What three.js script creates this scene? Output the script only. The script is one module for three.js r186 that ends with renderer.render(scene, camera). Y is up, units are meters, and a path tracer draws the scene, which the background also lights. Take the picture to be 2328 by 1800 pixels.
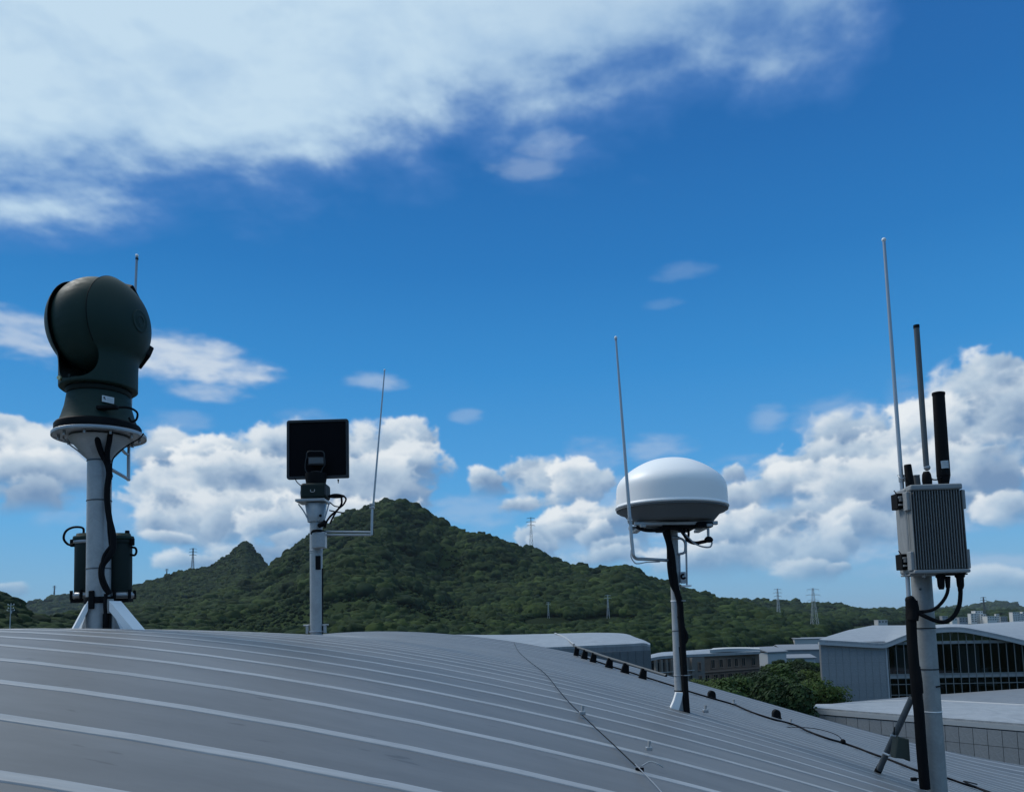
import * as THREE from 'three';
import { mergeGeometries, mergeVertices } from 'three/addons/utils/BufferGeometryUtils.js';
import { RoundedBoxGeometry } from 'three/addons/geometries/RoundedBoxGeometry.js';
import { Brush, Evaluator, SUBTRACTION } from 'three-bvh-csg';

// ------------------------------------------------------------------ camera
const scene = new THREE.Scene();
const W = 2328, H = 1800, FOCAL = 1767, PITCH = 6 * Math.PI / 180, ROLL = 1 * Math.PI / 180, CX = 1164, CY = 1227.5;
const EYE = new THREE.Vector3(0, 16, 0);
const camera = new THREE.PerspectiveCamera(2 * Math.atan(H / 2 / FOCAL) * 180 / Math.PI, W / H, 0.05, 20000);
camera.position.copy(EYE);
camera.rotation.set(PITCH, 0, -ROLL, 'YXZ');
camera.setViewOffset(W, H, 0, H / 2 - CY, W, H);
camera.updateProjectionMatrix();

// ------------------------------------------------------------------ noise
function rng(seed) { let s = seed >>> 0; return () => { s = (s + 0x6D2B79F5) | 0; let t = Math.imul(s ^ (s >>> 15), 1 | s); t = (t + Math.imul(t ^ (t >>> 7), 61 | t)) ^ t; return ((t ^ (t >>> 14)) >>> 0) / 4294967296; }; }
const PERM = new Uint8Array(512), GX = new Float32Array(256), GY = new Float32Array(256), GZ = new Float32Array(256);
{
  const r = rng(77), a = [...Array(256).keys()];
  for (let i = 255; i > 0; i--) { const j = Math.floor(r() * (i + 1)); [a[i], a[j]] = [a[j], a[i]]; }
  for (let i = 0; i < 512; i++) PERM[i] = a[i & 255];
  for (let i = 0; i < 256; i++) { const z = r() * 2 - 1, t = r() * 6.28318, q = Math.sqrt(1 - z * z); GX[i] = q * Math.cos(t); GY[i] = q * Math.sin(t); GZ[i] = z; }
}
function noise3(x, y, z) {
  const X = Math.floor(x), Y = Math.floor(y), Z = Math.floor(z); x -= X; y -= Y; z -= Z;
  const u = x * x * x * (x * (x * 6 - 15) + 10), v = y * y * y * (y * (y * 6 - 15) + 10), w = z * z * z * (z * (z * 6 - 15) + 10);
  const a = PERM[X & 255], b = PERM[(X + 1) & 255], y0 = Y & 255, y1 = (Y + 1) & 255, z0 = Z & 255, z1 = (Z + 1) & 255;
  const aa = PERM[a + y0], ab = PERM[a + y1], ba = PERM[b + y0], bb = PERM[b + y1];
  const g = (h, p, q, s) => GX[h] * p + GY[h] * q + GZ[h] * s;
  const n000 = g(PERM[aa + z0], x, y, z), n100 = g(PERM[ba + z0], x - 1, y, z), n010 = g(PERM[ab + z0], x, y - 1, z), n110 = g(PERM[bb + z0], x - 1, y - 1, z);
  const n001 = g(PERM[aa + z1], x, y, z - 1), n101 = g(PERM[ba + z1], x - 1, y, z - 1), n011 = g(PERM[ab + z1], x, y - 1, z - 1), n111 = g(PERM[bb + z1], x - 1, y - 1, z - 1);
  const p = n000 + u * (n100 - n000), q = n010 + u * (n110 - n010), r = n001 + u * (n101 - n001), s = n011 + u * (n111 - n011);
  const t = p + v * (q - p), m = r + v * (s - r); return (t + w * (m - t)) * 1.6;
}
function fbm(x, y, z, o, gain = 0.5) { let a = 1, s = 0, n = 0; for (let i = 0; i < o; i++) { s += a * noise3(x, y, z); n += a; a *= gain; x = x * 2.03 + 5.3; y = y * 2.03 + 1.7; z = z * 2.03 + 9.1; } return s / n; }
function billow(x, y, z, o, gain = 0.5) { let a = 1, s = 0, n = 0; for (let i = 0; i < o; i++) { s += a * Math.abs(noise3(x, y, z)); n += a; a *= gain; x = x * 2.07 + 3.1; y = y * 2.07 + 7.7; z = z * 2.07 + 2.9; } return s / n; }
const clamp01 = (x) => x < 0 ? 0 : x > 1 ? 1 : x, sstep = (a, b, x) => { const t = clamp01((x - a) / (b - a)); return t * t * (3 - 2 * t); }, mix = (a, b, t) => a + (b - a) * t;
const lin = (c) => c <= 0.04045 ? c / 12.92 : Math.pow((c + 0.055) / 1.055, 2.4), rgb = (r, g, b) => [lin(r / 255), lin(g / 255), lin(b / 255)];
const mix3 = (a, b, t) => [mix(a[0], b[0], t), mix(a[1], b[1], t), mix(a[2], b[2], t)];
function table(t, x) { if (x <= t[0][0]) return t[0][1]; for (let i = 1; i < t.length; i++) if (x <= t[i][0]) { const k = (x - t[i - 1][0]) / (t[i][0] - t[i - 1][0]); return mix(t[i - 1][1], t[i][1], k); } return t[t.length - 1][1]; }

// ------------------------------------------------------------------ sky: blue air, a sheet of high cloud, cumulus banks; positions are azimuth and elevation in degrees
const CUMULUS = [[-33.3,11.5,2.6,1.8],[-31.4,10.8,2.7,2.0],[-32.3,9.7,4.1,1.3],[-23.7,11.5,2.6,1.6],[-24.2,12.6,1.1,0.7],[-21.7,11.0,2.3,1.5],[-19.1,11.4,2.4,1.7],[-17.3,12.4,2.1,1.4],[-14.9,12.2,3.8,1.9],[-11.7,12.6,2.2,1.6],[-7.9,13.3,2.5,1.8],[-9.2,12.1,3.6,1.9],[-7.2,11.1,2.6,1.9],[-20.8,9.5,6.0,2.1],[-14.8,9.4,7.9,2.5],[-10.1,9.5,4.8,2.5],[-23.0,8.2,2.8,2.1],[-19.0,7.5,6.7,1.8],[-13.3,7.3,6.4,1.8],[-24.9,7.0,1.5,1.0],[-22.1,4.5,2.6,0.9],[-19.0,5.0,3.3,1.2],[-32.9,2.2,1.3,0.5],[-2.3,10.3,1.4,1.0],[2.6,10.1,2.9,1.6],[0.9,10.8,2.0,1.2],[4.5,10.0,2.6,1.6],[0.6,8.5,2.6,0.6],[5.4,7.1,2.9,1.3],[6.6,4.5,3.5,0.8],[8.6,6.7,2.9,1.9],[3.8,6.8,2.9,1.0],[24.5,11.5,3.4,2.0],[23.0,10.1,4.0,1.8],[27.9,11.4,3.3,2.2],[31.0,12.6,3.1,2.8],[33.3,14.2,2.5,2.3],[34.3,11.6,3.2,3.4],[20.1,9.8,3.1,1.2],[21.5,8.8,5.4,1.5],[25.6,8.1,5.1,2.1],[28.3,8.8,3.9,2.2],[31.9,8.4,3.0,2.4],[15.6,7.9,2.7,1.3],[17.0,6.3,3.5,1.2],[21.4,6.7,5.4,1.2],[24.1,5.9,3.5,1.5],[33.0,6.6,2.0,1.1],[15.1,5.5,3.6,1.5],[13.9,4.2,3.6,1.3],[19.3,4.6,3.9,1.3],[31.7,1.9,2.8,0.7]];
const WISPS = [[-32.7,18.3,5.0,1.5,0.8],[-29.2,18.0,5.3,1.6,0.9],[-24.1,18.0,5.5,1.9,1],[-21.0,17.4,4.2,1.3,1],[-21.8,16.0,2.9,0.8,0.7],[-9.8,17.4,2.4,0.7,0.6],[-3.3,15.1,1.2,0.6,0.4],[13.2,24.2,2.3,0.7,0.25],[1.1,31.5,3.4,0.8,0.4],[3.5,32.8,2.7,1.1,0.4],[18.7,13.7,1.6,1.2,0.45],[11.1,12.3,2.5,1.2,0.5],[6.2,11.9,2.3,1.6,0.45],[-14.9,14.4,2.5,1.1,0.3],[23.2,13.4,3.3,1.7,0.4],[-23.7,13.8,2.5,0.9,0.35],[11.5,22.3,1.6,0.4,0.2],[20,4.6,9,1.6,0.7],[17,8.8,7,2.2,0.6],[8,9,5,1.6,0.5],[-3,8,5,1.4,0.45],[27,10,6,2.4,0.5],[-27,7,5,1.6,0.4],[26,6.4,8,1.8,0.75],[12,5.4,6,1.8,0.65],[30,3,6,1,0.5],[-14,5.4,9,1.6,0.55],[4,5.5,6,1.2,0.45],[-28,8.2,4,0.8,0.3],[27.6,14.3,1.5,1.6,0.3]];
const SHEET = [[-60,22],[-40.8,21.6],[-34.5,22.4],[-28.3,24],[-23.6,25.6],[-18,27],[-13,28.9],[-8,31],[-3,31.9],[0.4,31.8],[4.9,31.8],[7.4,32.4],[12.1,33],[17.0,33.4],[21.7,33.6],[25.6,34.4],[28,36],[30.5,39.5],[34,46],[60,40]];
const AIR = [[0, 140, 178, 206], [3, 126, 178, 215], [7, 100, 172, 224], [12, 78, 156, 218], [18, 58, 140, 207], [25, 45, 121, 190], [32, 40, 108, 177], [40, 40, 98, 166], [60, 36, 86, 150], [90, 33, 80, 140]].map(([e, ...c]) => [e, rgb(...c)]);
function skyTexture() {
  const w = 4096, h = 2048, data = new Float32Array(w * h * 4), D = Math.PI / 180;
  const cWhite = rgb(236, 241, 244), cMid = rgb(178, 198, 217), cDark = rgb(116, 146, 182), sBright = rgb(197, 222, 240), sMid = rgb(150, 186, 222), sThin = rgb(96, 140, 204);
  // cumulus heads, painted from the back (high) to the front (low): crisp lit crowns, bodies that fade out below
  const heads = CUMULUS.map(([a, e, rx, ry], i) => ({ a, e, rx: rx * 1.04, ry: ry * 1.16, k: i * 3.7, soft: 0.25 + 0.75 * ((i * 0.618) % 1), tone: 0.75 + 0.25 * ((i * 0.381) % 1) }));
  { const r = rng(5); for (let i = 0; i < 150; i++) { let a = r() * 360 - 180; const up = r(); if (Math.abs(a) < 39) continue; heads.push({ a, e: 2 + 13 * up * r() + 2, rx: 2 + 5 * r(), ry: 1 + 2.2 * r(), k: i * 2.9 + 400, soft: 0.1 + 0.3 * r(), tone: 0.75 + 0.25 * r() }); } }
  { const r = rng(11); for (let i = 0; i < 46; i++) { const side = i % 3; const a = side === 0 ? -35 + 28 * r() : side === 1 ? 12 + 24 * r() : -4 + 20 * r(), e = side === 1 ? 2.5 + 9 * r() : side === 0 ? 3 + 8.5 * r() : 2.5 + 6 * r(); if (side === 0 && a < -25 && e < 8.5) continue; heads.push({ a, e, rx: 0.7 + 1.9 * r(), ry: 0.4 + 0.8 * r(), k: i * 5.1 + 900, soft: 0.15 + 0.5 * r(), tone: 0.55 + 0.45 * r() }); } }
  heads.sort((p, q) => q.e - q.ry * 0.2 - (p.e - p.ry * 0.2));
  const ramp = (t) => t > 0.5 ? mix3(cMid, cWhite, Math.min(1, (t - 0.5) * 2)) : mix3(cDark, cMid, Math.max(0, t * 2));
  for (let j = 0; j < h; j++) {
    const el = ((j + 0.5) / h - 0.5) * 180, row = j * w * 4;
    let k = 1; const ee = Math.max(el, 0); while (k < AIR.length - 1 && AIR[k][0] < ee) k++;
    const air = mix3(AIR[k - 1][1], AIR[k][1], clamp01((ee - AIR[k - 1][0]) / (AIR[k][0] - AIR[k - 1][0])));
    const ce = Math.cos(el * D), y = Math.sin(el * D);
    for (let i = 0; i < w; i++) {
      const p = row + i * 4; data[p + 3] = 1;
      if (el < -0.3) { data[p] = 0.1; data[p + 1] = 0.13; data[p + 2] = 0.13; continue; }
      const phi = ((i + 0.5) / w - 0.5) * 2 * Math.PI, x = ce * Math.cos(phi), z = ce * Math.sin(phi), az = Math.atan2(x, -z) / D;
      let c = air;
      // high sheet
      if (el > 20) {
        const q = 1 / (y + 0.12), px = x * q, pz = z * q, turn = Math.abs(az) > 60 ? sstep(60, 90, Math.abs(az)) : 0;
        let edge = table(SHEET, az); if (turn) edge = mix(edge, 32 + 16 * noise3(x / ce * 2, 7.7, z / ce * 2), turn);
        const wx = 0.16 * noise3(px * 2.6, 1.1, pz * 2.6) + 0.05 * noise3(px * 9, 4.1, pz * 9), f1 = fbm(px * 2.2 + wx, 3.3, pz * 4.0 + wx, 6, 0.52), f2 = 0.75 * fbm(px * 10 + 2 + wx * 2, 8.1, pz * 12 + px * 2 + wx * 2, 7, 0.58) + 0.9 * (0.27 - billow(px * 7 + 5, 2.6, pz * 10 + wx * 2, 6, 0.6));
        let s = el - edge + f1 * 5.6 + f2 * 2.4;
        s -= sstep(44, 60, el) * 9 * clamp01(0.55 + 2.2 * noise3(px * 1.3 + 4, 2.2, pz * 1.3));
        const d = sstep(-0.8, 7.0, s), inner = clamp01(0.5 + 0.06 * (s - 4) + f2 * 0.5 + f1 * 0.75);
        const wd = sstep(-15, 25, az) * 0.55;
        if (d > 0) { const body = mix3(sMid, sBright, clamp01(inner - wd * 0.6)), cc = mix3(sThin, body, sstep(0.15, 0.95, d)); c = mix3(c, cc, Math.pow(d, 0.8) * (0.97 - wd * 0.25)); }
      }
      // thin flat wisps
      if (el > 1 && el < 36 && Math.abs(az) < 44) {
        const f = fbm(x * 14, y * 42, z * 14, 5, 0.58), g = fbm(x * 30 + 3, y * 110, z * 30, 3, 0.6); let m = 0;
        for (const b of WISPS) { const dx = (az - b[0]) / b[2], dy = (el - b[1]) / b[3], q = 1 - dx * dx - (dy < 0 ? dy * dy * 1.2 : dy * dy); if (q > -1.2) m = Math.max(m, b[4] * sstep(-0.3, 1.25, q + f * 1.3 + g * 0.5)); }
        if (m > 0) c = mix3(c, mix3(rgb(140, 172, 212), rgb(204, 217, 231), m), m * 0.93);
      }
      if (el < 24) {
        let near = false; for (const b of heads) { const da = az - b.a; if (da < b.rx * 1.7 && da > -b.rx * 1.7 && el < b.e + b.ry * 1.7 && el > b.e - b.ry * 1.9) { near = true; break; } }
        if (near) {
          const wa = noise3(x * 10, y * 15, z * 10) * 1.0 + noise3(x * 26 + 4, y * 34, z * 26) * 0.4, we = noise3(x * 10 + 31, y * 15, z * 10) * 0.5 + noise3(x * 26, y * 34 + 9, z * 26) * 0.25;
          const bl = billow(x * 18, y * 25, z * 18, 6, 0.57), fb = fbm(x * 11 + 7, y * 17, z * 11, 6, 0.55);
          for (const b of heads) {
            const dx = (az + wa - b.a) / b.rx; if (dx > 1.5 || dx < -1.5) continue;
            const dy = (el + we - b.e) / b.ry; if (dy > 1.5 || dy < -1.7) continue;
            const r = Math.sqrt(dx * dx + (dy < 0 ? dy * dy * 0.55 : dy * dy)), q = 1 - r + (0.29 - bl) * 1.2 + 0.12 * noise3(x * 12 + b.k, y * 16, z * 12);
            if (q < -0.1) continue;
            const a = sstep(-0.02, b.soft * 0.5 + 0.05, q) * sstep(-1.25, -0.05, dy + fb * 0.5) * (0.72 + 0.28 * sstep(0, 7, el));
            if (a <= 0) continue;
            const lit = 0.46 + 0.58 * dy - 0.25 * dx + 0.3 * (0.25 - q) + (0.22 - bl) * 1.1 + fb * 0.75;
            c = mix3(c, mix3(air, ramp(clamp01(lit) * b.tone), 0.6 + 0.4 * sstep(0, 9, el)), a * 0.95);
          }
        }
      }
      data[p] = c[0]; data[p + 1] = c[1]; data[p + 2] = c[2];
    }
  }
  const t = new THREE.DataTexture(data, w, h, THREE.RGBAFormat, THREE.FloatType);
  t.mapping = THREE.EquirectangularReflectionMapping; t.magFilter = t.minFilter = THREE.LinearFilter; t.colorSpace = THREE.LinearSRGBColorSpace; t.needsUpdate = true;
  return t;
}
const sky = skyTexture();
scene.background = sky; scene.environment = sky;

// ------------------------------------------------------------------ sun behind thin cloud, high on the left
const sun = new THREE.DirectionalLight(new THREE.Color(1.0, 0.965, 0.91), 2.2);
sun.position.set(-60, 16 + 80, -30); sun.target.position.set(0, 16, 0);
sun.castShadow = true; sun.shadow.radius = 40; sun.shadow.mapSize.set(4096, 4096);
Object.assign(sun.shadow.camera, { left: -60, right: 60, top: 60, bottom: -60, near: 1, far: 400 });
scene.add(sun, sun.target);

const renderer = new THREE.WebGLRenderer({ antialias: true });
renderer.toneMapping = THREE.LinearToneMapping; renderer.toneMappingExposure = 1.0; renderer.shadowMap.enabled = true;

// ------------------------------------------------------------------ helpers
const V = (x, y, z) => new THREE.Vector3(x, y, z);
function ray(px, py) {            // direction in the world of a point of the picture
  const dx = px - CX, dy = py - CY, c = Math.cos(ROLL), s = Math.sin(ROLL), a = (dx * c - dy * s) / FOCAL, b = -(dx * s + dy * c) / FOCAL;
  return V(a, b * Math.cos(PITCH) + Math.sin(PITCH), -(Math.cos(PITCH) - b * Math.sin(PITCH)));
}
function at(px, py, depth) { const r = ray(px, py); return r.multiplyScalar(-depth / r.z).add(EYE); }
const perPixel = (px, py, depth) => depth / -ray(px, py).z / FOCAL;
const taken = new Map();
function numbered(name) { const n = taken.get(name) ?? 0; taken.set(name, n + 1); return n ? name + '_' + String(n).padStart(3, '0') : name; }
function tag(o, label, category, group) { o.userData.label = label; o.userData.category = category; if (group) o.userData.group = group; return o; }
function thing(name, label, category, pos, quat, group) { const o = new THREE.Group(); o.name = numbered(name); if (pos) o.position.copy(pos); if (quat) o.quaternion.copy(quat); scene.add(o); return tag(o, label, category, group); }
function mesh(name, geo, mat, parent) {
  const g = Array.isArray(geo) ? merge(geo) : geo, m = new THREE.Mesh(g, mat); m.castShadow = m.receiveShadow = true;
  if (parent) { m.name = name; parent.add(m); } else { m.name = numbered(name); scene.add(m); }
  return m;
}
function structure(name, geo, mat) { const m = mesh(name, geo, mat); m.userData.kind = 'structure'; return m; }
function merge(list) { return mergeGeometries(list.map((g) => { const q = g.index ? g.toNonIndexed() : g.clone(); for (const k of Object.keys(q.attributes)) if (!['position', 'normal', 'uv'].includes(k)) q.deleteAttribute(k); if (!q.attributes.uv) q.setAttribute('uv', new THREE.BufferAttribute(new Float32Array(q.attributes.position.count * 2), 2)); return q; })); }
const UP = V(0, 1, 0);
function cyl(a, b, r0, r1 = r0, seg = 18, open = false) {
  const d = b.clone().sub(a), len = d.length(), g = new THREE.CylinderGeometry(r1, r0, len, seg, 1, open);
  const uv = g.attributes.uv; for (let i = 0; i < uv.count; i++) uv.setXY(i, uv.getX(i) * r0 * 6.28, uv.getY(i) * len);
  g.applyQuaternion(new THREE.Quaternion().setFromUnitVectors(UP, d.normalize())); g.translate((a.x + b.x) / 2, (a.y + b.y) / 2, (a.z + b.z) / 2); return g;
}
function bar(a, b, w, h = w, roll = 0) {                      // square bar between two points
  const d = b.clone().sub(a), len = d.length(), g = new THREE.BoxGeometry(w, len, h); g.rotateY(roll);
  g.applyQuaternion(new THREE.Quaternion().setFromUnitVectors(UP, d.normalize())); g.translate((a.x + b.x) / 2, (a.y + b.y) / 2, (a.z + b.z) / 2); return g;
}
function tube(pts, r, seg = 0, rad = 10) { const c = new THREE.CatmullRomCurve3(pts, false, 'centripetal'); return new THREE.TubeGeometry(c, seg || pts.length * 7, r, rad, false); }
function box(w, h, d, x = 0, y = 0, z = 0) { const g = new THREE.BoxGeometry(w, h, d); g.translate(x, y, z); return g; }
function rbox(w, h, d, r, x = 0, y = 0, z = 0) { const g = new RoundedBoxGeometry(w, h, d, 3, r); g.translate(x, y, z); return g; }
function lathe(pts, seg = 48) { return new THREE.LatheGeometry(pts.map(([r, y]) => new THREE.Vector2(r, y)), seg); }
function ball(r, x = 0, y = 0, z = 0, s = 20) { const g = new THREE.SphereGeometry(r, s, s * 0.7 | 0); g.translate(x, y, z); return g; }
function slab(rows, t, scaleUv = 1) {                           // a curved sheet with thickness from rows of points
  const n = rows.length, m = rows[0].length, pos = [], uv = [], idx = [];
  for (const off of [0, -t]) for (let i = 0; i < n; i++) for (let j = 0; j < m; j++) { const p = rows[i][j]; pos.push(p.x, p.y + off, p.z); uv.push(p.x * scaleUv, p.z * scaleUv); }
  const K = n * m, q = (a, b, c, d) => idx.push(a, b, c, a, c, d);
  for (let i = 0; i < n - 1; i++) for (let j = 0; j < m - 1; j++) { const a = i * m + j; q(a, a + 1, a + m + 1, a + m); q(K + a, K + a + m, K + a + m + 1, K + a + 1); }
  for (let j = 0; j < m - 1; j++) { q(j, K + j, K + j + 1, j + 1); const b = (n - 1) * m + j; q(b, b + 1, K + b + 1, K + b); }
  for (let i = 0; i < n - 1; i++) { const a = i * m, b = a + m - 1; q(a, a + m, K + a + m, K + a); q(b, K + b, K + b + m, b + m); }
  const g = new THREE.BufferGeometry(); g.setAttribute('position', new THREE.Float32BufferAttribute(pos, 3)); g.setAttribute('uv', new THREE.Float32BufferAttribute(uv, 2)); g.setIndex(idx);
  const f = g.toNonIndexed(); f.computeVertexNormals();
  // smooth the top and bottom faces, keep the rim crisp
  const P = f.attributes.position, N = f.attributes.normal, acc = new Map(), key = (i) => P.getX(i).toFixed(4) + ',' + P.getY(i).toFixed(4) + ',' + P.getZ(i).toFixed(4) + (N.getY(i) > 0.35 ? 'u' : N.getY(i) < -0.35 ? 'd' : 's' + i);
  for (let i = 0; i < P.count; i++) { const k = key(i), a = acc.get(k) ?? V(0, 0, 0); a.add(V(N.getX(i), N.getY(i), N.getZ(i))); acc.set(k, a); }
  const keys = []; for (let i = 0; i < P.count; i++) keys.push(key(i));
  for (let i = 0; i < P.count; i++) { const a = acc.get(keys[i]).clone().normalize(); N.setXYZ(i, a.x, a.y, a.z); }
  return f;
}
function noiseMap(size, metres, fn, srgb = true) {               // a tiling-free looking texture: fn(x, y) in 0..1 cells, returns grey or [r, g, b] in 0..1
  const d = new Uint8Array(size * size * 4);
  for (let j = 0; j < size; j++) for (let i = 0; i < size; i++) { const c = fn(i / size, j / size), k = (j * size + i) * 4; for (let q = 0; q < 3; q++) d[k + q] = Math.max(0, Math.min(255, (Array.isArray(c) ? c[q] : c) * 255)); d[k + 3] = 255; }
  const t = new THREE.DataTexture(d, size, size); t.wrapS = t.wrapT = THREE.RepeatWrapping; t.magFilter = THREE.LinearFilter; t.minFilter = THREE.LinearMipmapLinearFilter; t.generateMipmaps = true; if (srgb) t.colorSpace = THREE.SRGBColorSpace; t.repeat.set(1 / metres, 1 / metres); t.needsUpdate = true; return t;
}
const wrapN = (x, y, k, o, s) => { const a = x * 6.28318, b = y * 6.28318; return fbm(Math.cos(a) * k + 10, Math.sin(a) * k + Math.cos(b) * k * 1.3, Math.sin(b) * k * 1.3 + s, o, 0.55); };
function mat(r, g, b, rough = 0.6, metal = 0, extra = {}) { return new THREE.MeshStandardMaterial({ color: new THREE.Color().setRGB(r, g, b), roughness: rough, metalness: metal, ...extra }); }
function matte(r, g, b, rough, spec, extra = {}) { return new THREE.MeshPhysicalMaterial({ color: new THREE.Color().setRGB(r, g, b), roughness: rough, specularIntensity: spec, ...extra }); }
const grime = noiseMap(512, 1.3, (x, y) => 0.86 + 0.1 * wrapN(x, y, 1.2, 6, 3) + 0.05 * wrapN(x, y, 9, 3, 8));
const grimeRough = noiseMap(256, 0.7, (x, y) => 0.72 + 0.3 * wrapN(x, y, 2.5, 5, 13), false);
const roofGrain = noiseMap(1024, 6, (x, y) => 0.86 + 0.13 * wrapN(x, y, 1.1, 6, 21) + 0.07 * wrapN(x, y, 6, 4, 5) + 0.03 * wrapN(x, y, 40, 2, 15) + (wrapN(x, y, 16, 2, 40) > 0.56 ? -0.14 : 0));
const M = {
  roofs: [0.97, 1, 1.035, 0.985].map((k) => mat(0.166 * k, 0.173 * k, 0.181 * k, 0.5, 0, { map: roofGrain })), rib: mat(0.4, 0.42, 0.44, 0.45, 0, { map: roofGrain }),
  galv: mat(0.5, 0.515, 0.52, 0.5, 0.1, { map: grime, roughnessMap: grimeRough }), steel: mat(0.5, 0.52, 0.54, 0.38, 0.6, { map: grime }), rod: mat(0.4, 0.42, 0.44, 0.35, 0.55),
  white: mat(0.86, 0.865, 0.86, 0.42), dome: mat(0.9, 0.9, 0.89, 0.42), domePan: mat(0.11, 0.12, 0.125, 0.6),
  green: matte(0.021, 0.042, 0.035, 0.8, 0.3, { roughnessMap: grimeRough }), greenDark: matte(0.012, 0.021, 0.019, 0.6, 0.4), black: matte(0.006, 0.0065, 0.0075, 0.7, 0.25), rubber: matte(0.007, 0.0073, 0.0085, 0.8, 0.25),
  panel: matte(0.0045, 0.005, 0.007, 0.7, 0.12), panelRim: matte(0.03, 0.033, 0.037, 0.45, 0.6), radio: mat(0.33, 0.35, 0.36, 0.5, 0, { map: grime }), fin: mat(0.24, 0.255, 0.255, 0.5, 0, { map: grime }), finBed: mat(0.24, 0.255, 0.255, 0.5, 0, { map: grime }),
  fibre: matte(0.1, 0.112, 0.12, 0.6, 0.6), pole: mat(0.38, 0.4, 0.4, 0.5, 0.05, { map: grime }), brass: mat(0.6, 0.55, 0.3, 0.4, 0.4), olive: mat(0.045, 0.055, 0.045, 0.8),
};

// ------------------------------------------------------------------ land: valley floor, hills and their woods
const RAD = Math.PI / 180;
// one hill: its ridge seen as points of the picture at a distance, how far its slopes reach towards and away from us
function ridge(points, near, far, wood = 5, spur = 0.12, seed = 1, fall = 14) {
  const r = points.map(([px, py, d]) => { const p = at(px, py, 1), az = Math.atan2(p.x, -p.z), flat = Math.hypot(p.x, p.z); return { az, d, h: EYE.y + (p.y - EYE.y) / flat * d - wood }; });
  const get = (az) => { if (az <= r[0].az) return [r[0].d, r[0].h * Math.exp(-Math.pow((az - r[0].az) * fall, 2))]; const e = r[r.length - 1]; if (az >= e.az) return [e.d, e.h * Math.exp(-Math.pow((az - e.az) * fall, 2))]; let i = 1; while (r[i].az < az) i++; const a = r[i - 1], b = r[i], t = (az - a.az) / (b.az - a.az); return [mix(a.d, b.d, t), mix(a.h, b.h, t)]; };
  const height = (x, z) => {
    const az = Math.atan2(x, -z), q = Math.hypot(x, z), [d, h] = get(az), wn = near * (1 + 0.25 * noise3(x * 0.004 + seed, 1.5, z * 0.004));
    let s = q < d ? 1 - (d - q) / wn : 1 - (q - d) / far; if (s <= 0) return -6;
    s = q < d ? 0.55 * s + 0.45 * s * s * s : s * s * (3 - 2 * s);
    const w = 4 * s * (1 - s), n = 1 - 2 * Math.abs(noise3(x * 0.0045 + seed * 3, 2.5, z * 0.0045)), n2 = fbm(x * 0.014, seed, z * 0.014, 3);
    return -3 + (h + 3) * s + h * spur * w * n + h * spur * 0.35 * w * n2;
  };
  return { height, get, a0: r[0].az - 0.16, a1: r[r.length - 1].az + 0.16, near, far, r };
}
const HILLS = {
  main: ridge([[300, 1376, 1100], [420, 1362, 1150], [520, 1332, 1250], [580, 1302, 1320], [608, 1286, 1320], [640, 1256, 1320], [700, 1215, 1320], [760, 1180, 1320], [800, 1161, 1320], [850, 1140, 1320], [880, 1133, 1320], [905, 1131, 1320], [930, 1137, 1320], [965, 1155, 1310], [1000, 1175, 1300], [1040, 1199, 1290], [1080, 1203, 1290], [1130, 1215, 1285], [1180, 1235, 1280], [1220, 1241, 1275], [1260, 1265, 1260], [1300, 1279, 1240], [1350, 1283, 1220], [1400, 1276, 1200], [1440, 1285, 1190], [1480, 1309, 1170], [1540, 1329, 1150], [1600, 1340, 1120], [1680, 1364, 1080], [1743, 1376, 1050], [1800, 1386, 1020], [1867, 1396, 980], [1933, 1408, 950], [1990, 1420, 900]], 860, 500, 13, 0.2, 1),
  cone: ridge([[270, 1346, 1900], [290, 1335, 1900], [340, 1322, 1900], [400, 1302, 1900], [440, 1292, 1900], [480, 1285, 1900], [500, 1275, 1900], [520, 1259, 1900], [546, 1238, 1900], [557, 1230, 1900], [570, 1243, 1900], [592, 1268, 1900], [612, 1290, 1900], [680, 1310, 1900]], 900, 500, 6, 0.06, 2, 32),
  farLeft: ridge([[-200, 1352, 3600], [-60, 1378, 3600], [55, 1376, 3600], [92, 1364, 3600], [125, 1354, 3600], [161, 1352, 3600], [200, 1362, 3600], [250, 1374, 3600], [330, 1390, 3600]], 1200, 900, 8, 0.06, 3),
  nearLeft: ridge([[-260, 1300, 420], [-120, 1318, 420], [0, 1347, 420], [18, 1351, 420], [37, 1362, 420], [48, 1373, 420], [66, 1387, 420], [88, 1393, 420], [106, 1401, 420], [128, 1392, 440], [158, 1383, 460], [200, 1384, 470], [300, 1396, 480], [420, 1420, 480]], 170, 160, 5, 0.1, 4),
  right: ridge([[1580, 1366, 2100], [1667, 1362, 2100], [1743, 1367, 2100], [1807, 1366, 2100], [1833, 1372, 2100], [1877, 1371, 2100], [1933, 1375, 2100], [1963, 1384, 2100], [2000, 1388, 2100], [2043, 1389, 2100], [2120, 1390, 2200], [2250, 1392, 2300], [2400, 1388, 2300], [2600, 1380, 2300]], 800, 700, 6, 0.07, 5),
  mesa: ridge([[2080, 1388, 5600], [2140, 1386, 5600], [2207, 1383, 5600], [2227, 1375, 5600], [2250, 1371, 5600], [2283, 1372, 5600], [2307, 1376, 5600], [2328, 1384, 5600], [2420, 1386, 5600], [2600, 1384, 5600]], 1500, 900, 8, 0.04, 6),
};
const landHeight = (x, z) => { let h = 0; for (const k in HILLS) h = Math.max(h, HILLS[k].height(x, z)); return h; };
const slopeDepth = (px, py) => { for (let d = 250; d < 1400; d += 4) { const p = at(px, py, d); if (p.y < landHeight(p.x, p.z) + 3) return d; } return 900; };
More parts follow.
